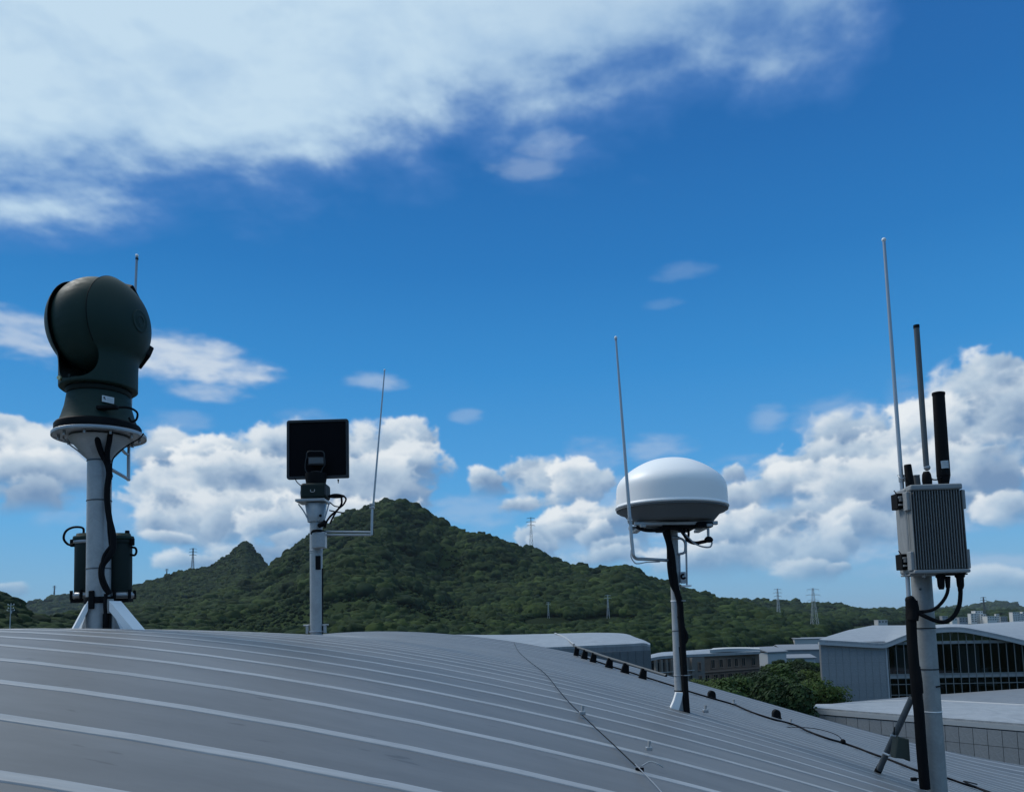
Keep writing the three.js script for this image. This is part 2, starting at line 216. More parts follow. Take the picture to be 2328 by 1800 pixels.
const CLEARINGS = [[1247, 1399], [1383, 1399], [1771, 1394]].map(([px, py]) => at(px, py, slopeDepth(px, py) - 14));      // felled ground round the pylons on the slope
function meadow(x, z) { return fbm(x * 0.006 + 3, 5.1, z * 0.006, 4); }           // where grass replaces trees
function openGrass(x, z) { const q = Math.hypot(x, z), az = Math.atan2(x, -z) / RAD; return sstep(0.16, 0.3, meadow(x, z) + 0.32 * sstep(5, 0, Math.abs(az + 15.5 - (q - 700) * 0.004)) * sstep(350, 500, q) * sstep(820, 700, q)); }
const groundMat = new THREE.MeshPhysicalMaterial({ vertexColors: true, specularIntensity: 0.15, roughness: 1, bumpMap: noiseMap(512, 9, (x, y) => 0.5 + 0.5 * wrapN(x, y, 5, 6, 70), false), bumpScale: 0.8 });
function landGeometry(azs, qs, hf, grassy) {
  const n = azs.length, m = qs.length, pos = [], col = [], uv = [], idx = [];
  for (const a of azs) for (const q of qs) {
    const x = Math.sin(a) * q, z = -Math.cos(a) * q, y = hf(x, z); pos.push(x, y, z); uv.push(x, z);
    const g = grassy(x, z), k = 0.8 + 0.5 * fbm(x * 0.02, 9, z * 0.02, 4); col.push(mix(0.02, 0.034, g) * k, mix(0.035, 0.058, g) * k, mix(0.014, 0.0165, g) * k);
  }
  for (let i = 0; i < n - 1; i++) for (let j = 0; j < m - 1; j++) { const a = i * m + j; idx.push(a, a + 1, a + m + 1, a, a + m + 1, a + m); }
  const g = new THREE.BufferGeometry(); g.setAttribute('position', new THREE.Float32BufferAttribute(pos, 3)); g.setAttribute('color', new THREE.Float32BufferAttribute(col, 3)); g.setAttribute('uv', new THREE.Float32BufferAttribute(uv, 2)); g.setIndex(idx); g.computeVertexNormals(); return g;
}
const span = (a, b, n) => [...Array(n).keys()].map((i) => a + (b - a) * i / (n - 1));
structure('ground', landGeometry(span(-Math.PI, Math.PI, 121), [0.5, 60, 150, 300, 500, 800, 1200, 2000, 3500, 6000, 9500, 14000], () => 0, () => 0.35), groundMat);
const hillNames = { main: 'hill', cone: 'hill', farLeft: 'hill', nearLeft: 'hill', right: 'hill', mesa: 'hill' };
for (const k in HILLS) {
  const hl = HILLS[k], ds = hl.r.map((p) => p.d), q0 = Math.max(90, Math.min(...ds) - hl.near * 1.25), q1 = Math.max(...ds) + hl.far;
  structure(hillNames[k], landGeometry(span(hl.a0, hl.a1, k === 'main' || k === 'cone' ? 300 : 160), span(q0, q1, k === 'main' ? 150 : 90), hl.height, openGrass), groundMat);
}
// woods: every crown is a lumpy clump of leaves
function clump(seed, detail = 2) {
  const g = mergeVertices(new THREE.IcosahedronGeometry(1, detail).deleteAttribute('uv').deleteAttribute('normal')), P = g.attributes.position;
  for (let i = 0; i < P.count; i++) { const v = V(P.getX(i), P.getY(i), P.getZ(i)), n = 1 + 0.35 * noise3(v.x * 1.7 + seed, v.y * 1.7, v.z * 1.7) + 0.34 * noise3(v.x * 4 + seed, v.y * 4, v.z * 4) + 0.2 * noise3(v.x * 9, v.y * 9 + seed, v.z * 9); v.multiplyScalar(n); P.setXYZ(i, v.x, v.y * (v.y < 0 ? 0.75 : 0.9), v.z); }
  const f = g.toNonIndexed(); f.computeVertexNormals(); g.computeVertexNormals(); return g;
}
const leafMat = new THREE.MeshPhysicalMaterial({ color: 0xffffff, roughness: 0.95, specularIntensity: 0.15 });
function woods(hl, count, size, seed, minAz = -0.64, maxAz = 0.66) {
  const r = rng(seed), geo = clump(seed * 3.3), im = new THREE.InstancedMesh(geo, leafMat, count), m = new THREE.Matrix4(), c = new THREE.Color(), e = new THREE.Euler(); let n = 0, tries = 0;
  while (n < count && tries++ < count * 12) {
    const az = mix(Math.max(hl.a0, minAz), Math.min(hl.a1, maxAz), r()), [d] = hl.get(az), q = d - (hl.near * 1.1) * Math.pow(r(), 0.8) + 30 * r(), x = Math.sin(az) * q, z = -Math.cos(az) * q, y = hl.height(x, z);
    if (y < 0.5 || y < landHeight(x, z) - 0.5) continue;
    if (CLEARINGS.some((p) => Math.hypot(p.x - x, p.z - z) < 26)) continue;
    const g = openGrass(x, z); if (r() < g * 0.93) continue;
    const s = size * (0.4 + 0.75 * r() * (0.6 + 0.8 * clamp01(0.5 + fbm(x * 0.012, 3, z * 0.012, 2)))) * (g > 0.4 ? 0.5 : 1) * (r() < 0.12 ? 1.5 : 1) * mix(0.55, 1, sstep(420, 950, q + (size < 3 ? 900 : 0)));
    m.compose(V(x, y + s * 0.35, z), new THREE.Quaternion().setFromEuler(e.set((r() - 0.5) * 0.6, r() * 6.28, (r() - 0.5) * 0.6)), V(s * (0.9 + 0.5 * r()), s * (0.75 + 0.5 * r()), s * (0.9 + 0.5 * r())));
    im.setMatrixAt(n, m);
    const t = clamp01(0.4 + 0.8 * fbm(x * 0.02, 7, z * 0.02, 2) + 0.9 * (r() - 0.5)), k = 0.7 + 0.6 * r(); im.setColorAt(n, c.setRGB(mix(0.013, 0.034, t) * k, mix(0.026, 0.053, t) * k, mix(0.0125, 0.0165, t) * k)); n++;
  }
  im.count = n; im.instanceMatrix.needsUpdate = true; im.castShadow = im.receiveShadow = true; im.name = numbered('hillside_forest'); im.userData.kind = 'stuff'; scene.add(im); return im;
}
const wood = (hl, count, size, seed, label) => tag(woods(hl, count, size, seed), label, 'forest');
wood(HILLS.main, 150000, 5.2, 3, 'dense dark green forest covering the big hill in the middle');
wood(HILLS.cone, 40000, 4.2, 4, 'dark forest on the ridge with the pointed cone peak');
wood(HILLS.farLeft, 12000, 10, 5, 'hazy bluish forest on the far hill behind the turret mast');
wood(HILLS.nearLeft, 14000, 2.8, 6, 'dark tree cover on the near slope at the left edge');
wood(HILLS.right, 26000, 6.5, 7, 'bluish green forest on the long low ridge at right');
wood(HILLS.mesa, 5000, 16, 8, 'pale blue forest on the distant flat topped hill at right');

// ------------------------------------------------------------------ the building we stand on: a vaulted standing-seam roof
const RT = -0.06366, RC = Math.cos(RT), RS = Math.sin(RT), V_EDGE = 15.55, SEAM = 0.45, V_FIRST = 4.5789;
function roofY(u, v) { const a = Math.min(u, 13); return -0.79925 - 0.2639 * a - 0.02574 * a * a + 0.00155 * a * a * a + 0.15928 * v - 0.01734 * v * v + 0.00919 * a * v + 0.0006 * v * v * v - 0.00021 * a * a * v; }
function roofP(u, v, up = 0) { return V(u * RC + v * RS, EYE.y + roofY(u, v) + up, -(v * RC - u * RS)); }
function roofN(u, v) { const e = 0.02, a = roofP(u + e, v).sub(roofP(u - e, v)), b = roofP(u, v + e).sub(roofP(u, v - e)); return a.cross(b).normalize().multiplyScalar(1); }
{
  const hall = thing('vaulted_hall', 'grey standing-seam metal roof curving down to the right across the foreground', 'building', roofP(0, 6, -16 - roofY(0, 6)));
  const o = hall.position, us = span(-11.5, 13, 66), V0 = V_FIRST - SEAM * 19, N = Math.floor((V_EDGE - V0) / SEAM);
  const rel = (p) => p.sub(o);
  for (let k = 0; k <= N; k++) {
    const v = V0 + k * SEAM, v1 = Math.min(v + SEAM, V_EDGE); if (v1 - v < 0.06) break;
    const rr = rng(900 + k), drop = 0.0015 * (rr() - 0.5), g = slab([v + 0.004, (v + v1) / 2, v1 - 0.004].map((q, i) => us.map((u) => rel(roofP(u, q, (i === 1 ? -0.003 : 0) + drop + 0.0018 * noise3(u * 0.9, q * 2.2, 4))))), 0.02), UV = g.attributes.uv; for (let i = 0; i < UV.count; i++) UV.setXY(i, UV.getX(i) * 0.35 + k * 0.37, UV.getY(i));
    mesh('roof_panel', g, M.roofs[Math.floor(rr() * 4)], hall);
  }
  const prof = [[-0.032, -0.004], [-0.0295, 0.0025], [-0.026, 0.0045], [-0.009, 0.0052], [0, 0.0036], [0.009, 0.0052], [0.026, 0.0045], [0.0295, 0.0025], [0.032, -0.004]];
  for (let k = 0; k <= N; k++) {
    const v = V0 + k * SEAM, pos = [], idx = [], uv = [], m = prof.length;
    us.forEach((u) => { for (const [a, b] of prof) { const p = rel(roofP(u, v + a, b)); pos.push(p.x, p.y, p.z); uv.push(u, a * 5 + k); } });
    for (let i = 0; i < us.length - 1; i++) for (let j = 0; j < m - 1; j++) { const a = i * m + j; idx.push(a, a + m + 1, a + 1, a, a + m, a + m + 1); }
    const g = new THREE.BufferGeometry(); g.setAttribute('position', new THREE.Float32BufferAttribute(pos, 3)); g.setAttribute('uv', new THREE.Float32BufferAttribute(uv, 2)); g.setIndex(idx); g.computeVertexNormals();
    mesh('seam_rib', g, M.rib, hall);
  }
  // edge flashing along the far gable, walls below
  mesh('edge_flashing', slab([V_EDGE + 0.005, V_EDGE + 0.09].map((v, i) => us.map((u) => rel(roofP(u, v, 0.006 - i * 0.012)))), 0.12), M.rib, hall);
  const wall = mat(0.42, 0.44, 0.46, 0.6, 0, { map: grime });
  const ring = []; for (const u of us) ring.push([u, V_EDGE - 0.05]); for (const v of span(V_EDGE - 0.05, V0 + 0.05, 20)) ring.push([13, v]); for (const u of [...us].reverse()) ring.push([u, V0 + 0.05]); for (const v of span(V0 + 0.05, V_EDGE - 0.05, 20)) ring.push([-11.5, v]);
  const top = ring.map(([u, v]) => rel(roofP(u, v, -0.03))), bot = top.map((p) => V(p.x, 0, p.z)), pos = [], idx = [];
  top.forEach((p, i) => pos.push(p.x, p.y, p.z, bot[i].x, bot[i].y, bot[i].z)); for (let i = 0; i < top.length - 1; i++) idx.push(2 * i, 2 * i + 2, 2 * i + 1, 2 * i + 1, 2 * i + 2, 2 * i + 3);
  const g = new THREE.BufferGeometry(); g.setAttribute('position', new THREE.Float32BufferAttribute(pos, 3)); g.setAttribute('uv', new THREE.Float32BufferAttribute(pos.filter((_, i) => i % 3 < 2), 2)); g.setIndex(idx); g.computeVertexNormals();
  mesh('wall', g, wall, hall);
}
// things lying on or fixed to the roof
{
  const c1 = [[0.98, 15.3], [0.9, 13.15], [0.79, 9.57], [0.73, 7.04], [0.66, 5.38], [0.65, 4.76], [0.66, 4.36], [0.67, 4.04], [0.69, 3.67], [0.71, 3.29]].map(([u, v]) => roofP(u, v, 0.014));
  tag(mesh('roof_cable', tube(c1, 0.0026, 160, 6), M.rubber), 'thin dark cable running straight up the middle of the metal roof', 'cable');
  tag(mesh('roof_wire', tube([[0.71, 3.29], [0.72, 2.9], [0.7, 2.5], [0.69, 2.2]].map(([u, v]) => roofP(u, v, 0.02)), 0.0025, 30, 5), M.steel), 'thin steel wire from the seam bracket towards the bottom edge', 'wire');
  const c2 = [[2.15, 15.2], [2.6, 14.0], [3.13, 13.06], [3.42, 12.69], [3.54, 12.3], [3.82, 12.09], [4.09, 12.11], [4.19, 12.1], [4.15, 11.37], [4.18, 11.05], [4.32, 10.9], [4.6, 11.2], [4.75, 11.3], [4.8, 11.2], [4.6, 10.3], [4.66, 9.95], [4.95, 10.12], [5.05, 9.9], [5.06, 9.5], [5.15, 9.4], [5.12, 8.75], [5.6, 9.2], [5.98, 9.5], [6.1, 9.4], [6.3, 9.5], [6.2, 9.1]].map(([u, v]) => roofP(u, v, 0.028));
  tag(mesh('roof_cable', tube(c2, 0.014, 260, 7), M.rubber), 'black cable snaking down the right side of the roof', 'cable');
  tag(mesh('roof_cable', tube([[7.05, 10.6], [6.6, 10.2], [6.5, 9.7], [6.65, 9.3], [7.0, 9.1]].map(([u, v]) => roofP(u, v, 0.026)), 0.008, 60, 6), M.rubber), 'loose thin black cable at the lower right corner of the roof', 'cable');
  // safety rail with black brackets near the far edge
  const rail = thing('safety_rail', 'low rail on black brackets near the far right roof edge', 'rail', roofP(2.2, 14.9));
  const foot = [[2.16, 15.1], [2.27, 14.78], [2.38, 14.45], [2.56, 13.84], [2.76, 13.44], [2.97, 13.02]], tops = foot.map(([u, v]) => roofP(u, v, 0.17)), o = rail.position;
  const first = tops[0].clone().lerp(tops[1], -0.15), last = tops[5].clone().lerp(tops[4], -1.3);
  mesh('rail', tube([first, ...tops, last].map((p) => p.clone().sub(o)), 0.024, 80, 8), M.fibre, rail);
  foot.forEach(([u, v], i) => { const b = roofP(u, v).sub(o), w = [0.04, 0.055, 0.055, 0.065, 0.07, 0.06][i]; const s = new THREE.Shape(); s.moveTo(-w, -0.02); s.lineTo(w, -0.02); s.lineTo(0.035, 0.16); s.lineTo(-0.035, 0.16); s.closePath(); const g = new THREE.ExtrudeGeometry(s, { depth: 0.09, bevelEnabled: true, bevelSize: 0.008, bevelThickness: 0.008, bevelSegments: 2 }); g.rotateZ(-0.2); g.translate(b.x, b.y, b.z); mesh('bracket', g, M.black, rail); });
  // black roof vents
  const vent = (u, v, w, h, label, cover) => {
    const t = thing('roof_vent', label, 'vent', roofP(u, v)), s = new THREE.Shape(); s.moveTo(-w / 2, -0.05); s.lineTo(w / 2, -0.05); s.lineTo(w / 2, h * 0.45); s.absarc(0, h * 0.45, w / 2, 0, Math.PI, false); s.closePath();
    const g = new THREE.ExtrudeGeometry(s, { depth: w * 0.8, bevelEnabled: true, bevelSize: 0.012, bevelThickness: 0.012, bevelSegments: 2, curveSegments: 20 }); g.scale(1, h / (h * 0.45 + w / 2), 1); g.translate(0, 0, -w * 0.4); mesh('hood', g, M.black, t);
    mesh('base_plate', box(w * 1.3, 0.02, w * 1.1, 0, 0.016, 0), M.rubber, t).rotation.z = -0.25;
    if (cover) { const q = new THREE.Shape(); q.moveTo(-w * 0.3, 0); q.lineTo(w * 0.5, 0); q.lineTo(w * 0.5, h * 0.85); q.lineTo(w * 0.25, h * 1.12); q.lineTo(-w * 0.3, h * 1.12); q.closePath(); const e = new THREE.ExtrudeGeometry(q, { depth: 0.05, bevelEnabled: true, bevelSize: 0.006, bevelThickness: 0.006, bevelSegments: 1 }); e.translate(w * 0.22, -0.06, -w * 0.4 - 0.07); mesh('cover', e, M.greenDark, t); }
  };
  vent(3.98, 12.5, 0.095, 0.12, 'small rounded black vent beside the dome mast cable');
  vent(4.97, 12.35, 0.1, 0.125, 'rounded black vent with an upright cover behind it', true);
  // clamps and pins on the seams
  const pin = (name, u, v, label, s = 1) => { const t = thing(name, label, 'clamp', roofP(u, v)); mesh('base', rbox(0.05 * s, 0.03 * s, 0.05 * s, 0.006 * s, 0, 0.025, 0), M.steel, t); mesh('bolt', cyl(V(0, 0.035, 0), V(0.005, 0.035 + 0.045 * s, 0), 0.009 * s, 0.013 * s, 10), M.galv, t); };
  pin('seam_clamp', 0.66, 4.41, 'small bright clamp where the thin cable crosses a seam', 0.7);
  pin('seam_clamp', 0.87, 3.72, 'small bolt clamp on the seam right of the thin cable', 0.6);
  pin('seam_clamp', 2.28, 7.37, 'single bright bolt just right of the dome mast foot', 1.0);
  pin('seam_clamp', 4.27, 12.3, 'upright clamp on the black cable beyond the dome mast', 1.5);
  pin('seam_clamp', 4.8, 11.4, 'dark clamp on the black cable below the covered vent', 1.3);
  const t = thing('seam_bracket', 'small steel bracket at the lower end of the thin cable', 'bracket', roofP(0.75, 3.28)); mesh('plate', box(0.035, 0.03, 0.004, -0.03, 0.01, 0.036), M.black, t); mesh('hook', tube([V(-0.02, 0.03, 0.03), V(0.02, 0.045, 0.02), V(0.05, 0.035, 0.03), V(0.07, 0.022, 0.02)], 0.003, 20, 6), M.steel, t);
  const k = thing('cable_tie', 'tangled tie knot on the black cable near the right mast', 'tie', roofP(4.95, 10.12)); mesh('knot', ball(0.035, 0, 0.045, 0, 12), M.black, k); mesh('tail', tube([V(0, 0.05, 0), V(-0.06, 0.12, 0), V(-0.3, 0.2, -0.1), V(-0.7, 0.22, -0.2)], 0.005, 30, 5), M.rubber, k);
  const k2 = thing('cable_tie', 'small dark clip lying on a seam left of the right mast foot', 'tie', roofP(3.75, 6.46)); mesh('knot', rbox(0.05, 0.03, 0.03, 0.008, 0, 0.03, 0), M.black, k2); mesh('tail', tube([V(0, 0.03, 0), V(0.04, 0.035, 0.0), V(0.07, 0.03, 0.02)], 0.006, 12, 5), M.rubber, k2);
}

// ------------------------------------------------------------------ neighbouring buildings
// a building stands on the line of its front wall: local x runs along the wall, z points out towards us, y = 0 is the ground
function onWall(name, label, a, b, category = 'building') { const d = b.clone().sub(a).setY(0), t = thing(name, label, category, V(a.x, 0, a.z), new THREE.Quaternion().setFromUnitVectors(V(1, 0, 0), d.clone().normalize())); t.len = d.length(); t.updateMatrixWorld(true); t.to = (p) => t.worldToLocal(p.clone()); return t; }
const B = {
  cladding: mat(0.36, 0.375, 0.39, 0.55, 0, { map: grime }), claddingB: mat(0.35, 0.365, 0.38, 0.55, 0, { map: grime }), joint: mat(0.14, 0.15, 0.16, 0.8), whiteRoof: mat(0.4, 0.42, 0.435, 0.45, 0, { map: roofGrain }), greyRoof: mat(0.25, 0.265, 0.28, 0.5, 0, { map: roofGrain }), fascia: mat(0.38, 0.4, 0.415, 0.5),
  tile: mat(0.33, 0.35, 0.37, 0.5, 0, { map: grime }), tileB: mat(0.31, 0.33, 0.35, 0.5, 0, { map: grime }), sheet: mat(0.16, 0.175, 0.19, 0.5, 0.1, { map: grime }), sheetB: mat(0.145, 0.16, 0.175, 0.5, 0.1, { map: grime }),
  mullion: mat(0.24, 0.25, 0.25, 0.5), glass: new THREE.MeshPhysicalMaterial({ color: new THREE.Color(0.14, 0.165, 0.175), roughness: 0.04, transmission: 1, thickness: 0, ior: 1.5 }), slabC: mat(0.3, 0.31, 0.31, 0.8), inner: mat(0.12, 0.125, 0.13, 0.9), blindReflection: mat(0.5, 0.51, 0.5, 0.8),
  brown: mat(0.3, 0.19, 0.13, 0.9, 0, { map: grime }), pale: mat(0.27, 0.24, 0.21, 0.9, 0, { map: grime }), darkGlass: mat(0.02, 0.022, 0.025, 0.15), frame: mat(0.1, 0.1, 0.1, 0.6), trim: mat(0.28, 0.19, 0.14, 0.9), townWhite: mat(0.42, 0.43, 0.43, 0.8), townGrey: mat(0.24, 0.26, 0.28, 0.8), townRoof: mat(0.2, 0.215, 0.235, 0.6),
};
// a grid of separate panels with recessed joints on a wall
function panels(t, x0, x1, yTop, yBot, nx, ny, gap, mats, name, z = 0.03, thick = 0.05) {
  const w = (x1 - x0) / nx, h = (yTop - yBot) / ny, g = new THREE.BoxGeometry(w - gap, h - gap, thick), r = rng(Math.round(x1 * 10 + yTop));
  const uv = g.attributes.uv; for (let i = 0; i < uv.count; i++) uv.setXY(i, uv.getX(i) * w, uv.getY(i) * h);
  for (let i = 0; i < nx; i++) for (let j = 0; j < ny; j++) { const m = mesh(name, g, mats[r() < 0.7 ? 0 : 1], t); m.position.set(x0 + (i + 0.5) * w, yBot + (j + 0.5) * h, z + 0.006 * (r() - 0.5)); }
}
const polyInterp = (list, n) => { const c = new THREE.CatmullRomCurve3(list, false, 'centripetal'); return c.getPoints(n); };
const shellRoof = (t, rows, n, thick, m, name) => { const fine = rows.map((r) => polyInterp(r.map((p) => t.to(p)), n)); return mesh(name, slab(fine, thick, 1), m, t); };

// glass fronted hall at right
{
  const D = 95, a = at(1865, 1460, D), b = at(2440, 1460, D), t = onWall('glass_hall', 'arched hall at right with a dark glass front and pale panelled side', V(a.x, 0, a.z), V(b.x, 0, b.z));
  const lx = (px, py = 1480) => t.to(at(px, py, D)).x, ly = (py, px = 2200) => at(px, py, D).y;
  // side wall of flat panels
  const x0 = 0, x1 = lx(2014, 1480), yt = ly(1459, 1940);
  mesh('wall', box(x1 - x0, yt, 0.4, (x0 + x1) / 2, yt / 2, -0.22), B.joint, t);
  panels(t, x0, x1, yt, 0.3, 9, 5, 0.02, [B.cladding, B.claddingB], 'wall_panel');
  mesh('corner_trim', box(0.2, yt - 0.1, 0.2, x1 + 0.05, yt / 2, 0.02), B.fascia, t);
  // arch above the glass
  const arch = [[2013, 1468], [2062, 1449], [2105, 1437], [2150, 1431], [2190, 1431.5], [2230, 1438], [2280, 1448], [2328, 1459], [2400, 1479], [2440, 1492]].map(([px, py]) => { const p = t.to(at(px, py, D)); return [p.x, p.y]; });
  const top = (x) => table(arch, x), xs = [], step = 0.955; for (let x = x1 + 0.3; x < lx(2432); x += step) xs.push(x);
  const levels = [ly(1456), ly(1462), ly(1530), ly(1539), ly(1553), ly(1577), ly(1600), ly(1640)];
  // floors, back wall, and pale panels as blinds and as imitated glass reflections
  const gl = xs[xs.length - 1] - xs[0], gm = (xs[0] + xs[xs.length - 1]) / 2;
  mesh('back_wall', box(gl, levels[0] - 0.6, 0.3, gm, (levels[0] - 0.6) / 2, -14), B.inner, t); for (const x of [xs[0] - 0.2, xs[xs.length - 1] + 0.2]) mesh('inner_wall', box(0.2, levels[0], 13.5, x, levels[0] / 2, -7.2), B.inner, t);
  for (const y of [levels[3], ly(1610)]) mesh('floor_slab', box(gl - 0.1, 0.4, 13.4, gm, y, -7), B.slabC, t);
  const spandrel = (y, h) => mesh('spandrel', box(gl, h, 0.12, gm, y, -0.12), B.slabC, t); spandrel((levels[0] + levels[1]) / 2, levels[0] - levels[1]); spandrel((levels[2] + levels[3]) / 2, levels[2] - levels[3]);
  const r = rng(31);
  for (let i = 0; i < 4; i++) mesh('column', box(0.4, levels[0], 0.4, xs[2] + i * 5.2, levels[0] / 2, -3), B.slabC, t);
  for (const [i, n, y0, y1] of [[9, 3, levels[1] - 0.3, levels[1] - 4.6], [12, 1, levels[1] - 3, levels[1] - 5], [1, 3, levels[1] - 0.4, levels[2] + 0.4], [11, 3, levels[4] + 0.4, levels[5] + 0.9], [17, 2, levels[4] + 0.6, levels[5] + 0.6]]) mesh('window_blind', box(n * step - 0.1, y0 - y1, 0.04, xs[0] + (i + n / 2) * step, (y0 + y1) / 2, -0.7), B.blindReflection, t);
  // mullions, transoms and panes
  for (let i = 0; i < xs.length; i++) { const h = top(xs[i]) - 0.1; mesh('mullion', box(0.05, h, 0.1, xs[i], h / 2, 0.02), B.mullion, t); }
  for (const y of [levels[1], levels[2], levels[3], levels[4], levels[5], levels[6]]) mesh('transom', box(gl, 0.07, 0.1, gm, y, 0.0), B.mullion, t);
  for (let i = 0; i < xs.length - 1; i++) {
    const xa = xs[i] + 0.04, xb = xs[i + 1] - 0.04, ya = top(xa) - 0.15, yb = top(xb) - 0.15, rows = [[levels[1], levels[2]], [levels[3], levels[4]], [levels[4], levels[5]], [levels[5], levels[6]]];
    const put = (p) => { const s = new THREE.Shape(); p.forEach(([x, y], k) => k ? s.lineTo(x, y) : s.moveTo(x, y)); s.closePath(); const g = new THREE.ShapeGeometry(s); g.translate(0, 0, -0.01 + 0.012 * (r() - 0.5)); g.rotateX(0.0006 * (r() - 0.5)); mesh('pane', g, B.glass, t); };
    if (Math.min(ya, yb) > levels[0] + 0.1) put([[xa, levels[0] + 0.04], [xb, levels[0] + 0.04], [xb, yb], [xa, ya]]);
    for (const [u, v] of rows) { const ua = Math.min(u - 0.04, ya), ub = Math.min(u - 0.04, yb); if (Math.min(ua, ub) - v > 0.2) put([[xa, v + 0.04], [xb, v + 0.04], [xb, ub], [xa, ua]]); }
  }
  // roof shell: front edge over the arch, rising to the back
  const F = [[1862, 1454], [1900, 1456], [1950, 1459], [2000, 1461.5], [2013, 1461], [2062, 1442.5], [2105, 1431], [2150, 1425.5], [2190, 1426], [2230, 1433], [2280, 1443.5], [2328, 1455], [2400, 1475], [2445, 1489]].map(([x, y]) => at(x, y, D - 0.6));
  const K = [[1984, 1421.5], [1995, 1421.5], [2010, 1421.5], [2030, 1421.5], [2040, 1421.5], [2075, 1421], [2120, 1420.5], [2160, 1420], [2190, 1420], [2230, 1417.5], [2280, 1414.5], [2328, 1412], [2400, 1409], [2445, 1408]].map(([x, y]) => at(x, y, 140));
  const mid = F.map((p, i) => { const q = p.clone().lerp(K[i], 0.45); q.y += 0.25; return q; }), mid2 = F.map((p, i) => { const q = p.clone().lerp(K[i], 0.12); q.y += 0.12; return q; });
  shellRoof(t, [F, mid2, mid, K], 70, 0.28, B.whiteRoof, 'roof');
  for (const f of [0.22, 0.5, 0.78]) { const ln = F.map((p, i) => t.to(p.clone().lerp(K[i], f)).add(V(0, 0.2, 0))); }
  mesh('fascia', slab([polyInterp(F.map((p) => t.to(p).add(V(0, -0.29, 0.06))), 70), polyInterp(F.map((p) => t.to(p).add(V(0, -0.29, -0.3))), 70)], 0.32), B.fascia, t);
}
// low hall in front of it
{
  const e = [[1850, 1610, 66], [1940, 1617, 63.4], [2079, 1631, 59.8], [2328, 1647, 54.3], [2460, 1657, 51.7]], a = at(...e[0]), b = at(...e[4]), t = onWall('panelled_hall', 'low hall at lower right with a pale curved roof and square wall panels', V(a.x, 0, a.z), V(b.x, 0, b.z)), yt = (a.y + b.y) / 2 - 0.5;
  mesh('wall', box(t.len, yt, 0.4, t.len / 2, yt / 2, -0.24), B.joint, t);
  const nx = Math.round(t.len / 0.93); panels(t, 0, t.len, yt - 0.02, yt - 0.02 - 1.12 * 6, nx, 6, 0.035, [B.tile, B.tileB], 'wall_panel');
  const F = e.map((q) => at(...q)).map((p) => p.setY((a.y + b.y) / 2 + 0.05)), R1 = [[1862, 1606, 68.5], [1950, 1598, 72], [2079, 1592, 70], [2328, 1603, 63], [2460, 1609, 60]].map((q) => at(...q)), R2 = [[1866, 1604.5, 70], [1960, 1594, 76], [2079, 1583, 84], [2328, 1565, 84], [2460, 1557, 84]].map((q) => at(...q));
  shellRoof(t, [F, F.map((p, i) => p.clone().lerp(R1[i], 0.5).add(V(0, 0.25, 0))), R1], 50, 0.14, B.whiteRoof, 'roof');
  shellRoof(t, [R1.map((p) => p.clone().add(V(0, -0.02, -0.05))), R1.map((p, i) => p.clone().lerp(R2[i], 0.5).add(V(0, 0.1, 0))), R2], 50, 0.12, B.greyRoof, 'rear_roof');
  mesh('ridge_trim', tube(polyInterp(R1.map((p) => t.to(p)), 40), 0.08, 80, 6), B.fascia, t);
  mesh('gutter', slab([F, F].map((l, i) => polyInterp(l.map((p) => t.to(p).add(V(0, -0.15, 0.1 - i * 0.32))), 40)), 0.34), B.fascia, t);
}
// middle hall behind our roof
{
  const e = [[880, 1482, 58], [1120, 1475, 62], [1254, 1471, 65], [1360, 1466.5, 67.5], [1430, 1463.5, 69], [1466, 1462, 69.6], [1478, 1466, 69.7]], a = at(900, 1500, 58), b = at(1480, 1500, 69.7), t = onWall('grey_hall', 'grey sheet clad hall with a pale curved roof beyond our roof, middle', V(a.x, 0, a.z), V(b.x, 0, b.z));
  const eave = at(1466, 1462, 69.6).y, yt = eave - 0.62;
  mesh('wall', box(t.len, yt, 0.4, t.len / 2, yt / 2, -0.24), B.joint, t);
  const n = Math.round(t.len / 0.86); panels(t, 0, t.len, yt, yt - 9, n, 1, 0.035, [B.sheet, B.sheetB], 'wall_sheet');
  mesh('end_wall', box(0.3, yt - 0.05, 15, t.len - 0.16, yt / 2, -7.9), B.sheet, t);
  const F = e.map((q) => at(...q)), K = [[842, 1438.5, 85], [1110, 1443, 85], [1253, 1440.5, 85], [1353, 1438, 85], [1411, 1439.5, 85], [1446, 1449, 79], [1479, 1464.5, 73]].map((q) => at(...q));
  shellRoof(t, [F, F.map((p, i) => p.clone().lerp(K[i], 0.5).add(V(0, 0.12, 0))), K], 60, 0.2, B.whiteRoof, 'roof');
  const f2 = F.map((p) => t.to(p)); mesh('fascia', slab([polyInterp(f2.map((p) => V(p.x, p.y - 0.21, p.z + 0.05)), 60), polyInterp(f2.map((p) => V(p.x, p.y - 0.21, p.z - 0.5)), 60)], 0.5), B.greyRoof, t);
  const rib = [at(1262, 1442, 84), at(1285, 1452, 76), at(1305, 1468, 66.2)].map((p) => t.to(p).add(V(0, 0.12, 0))); mesh('roof_rib', tube(rib, 0.07, 30, 6), B.fascia, t);
}
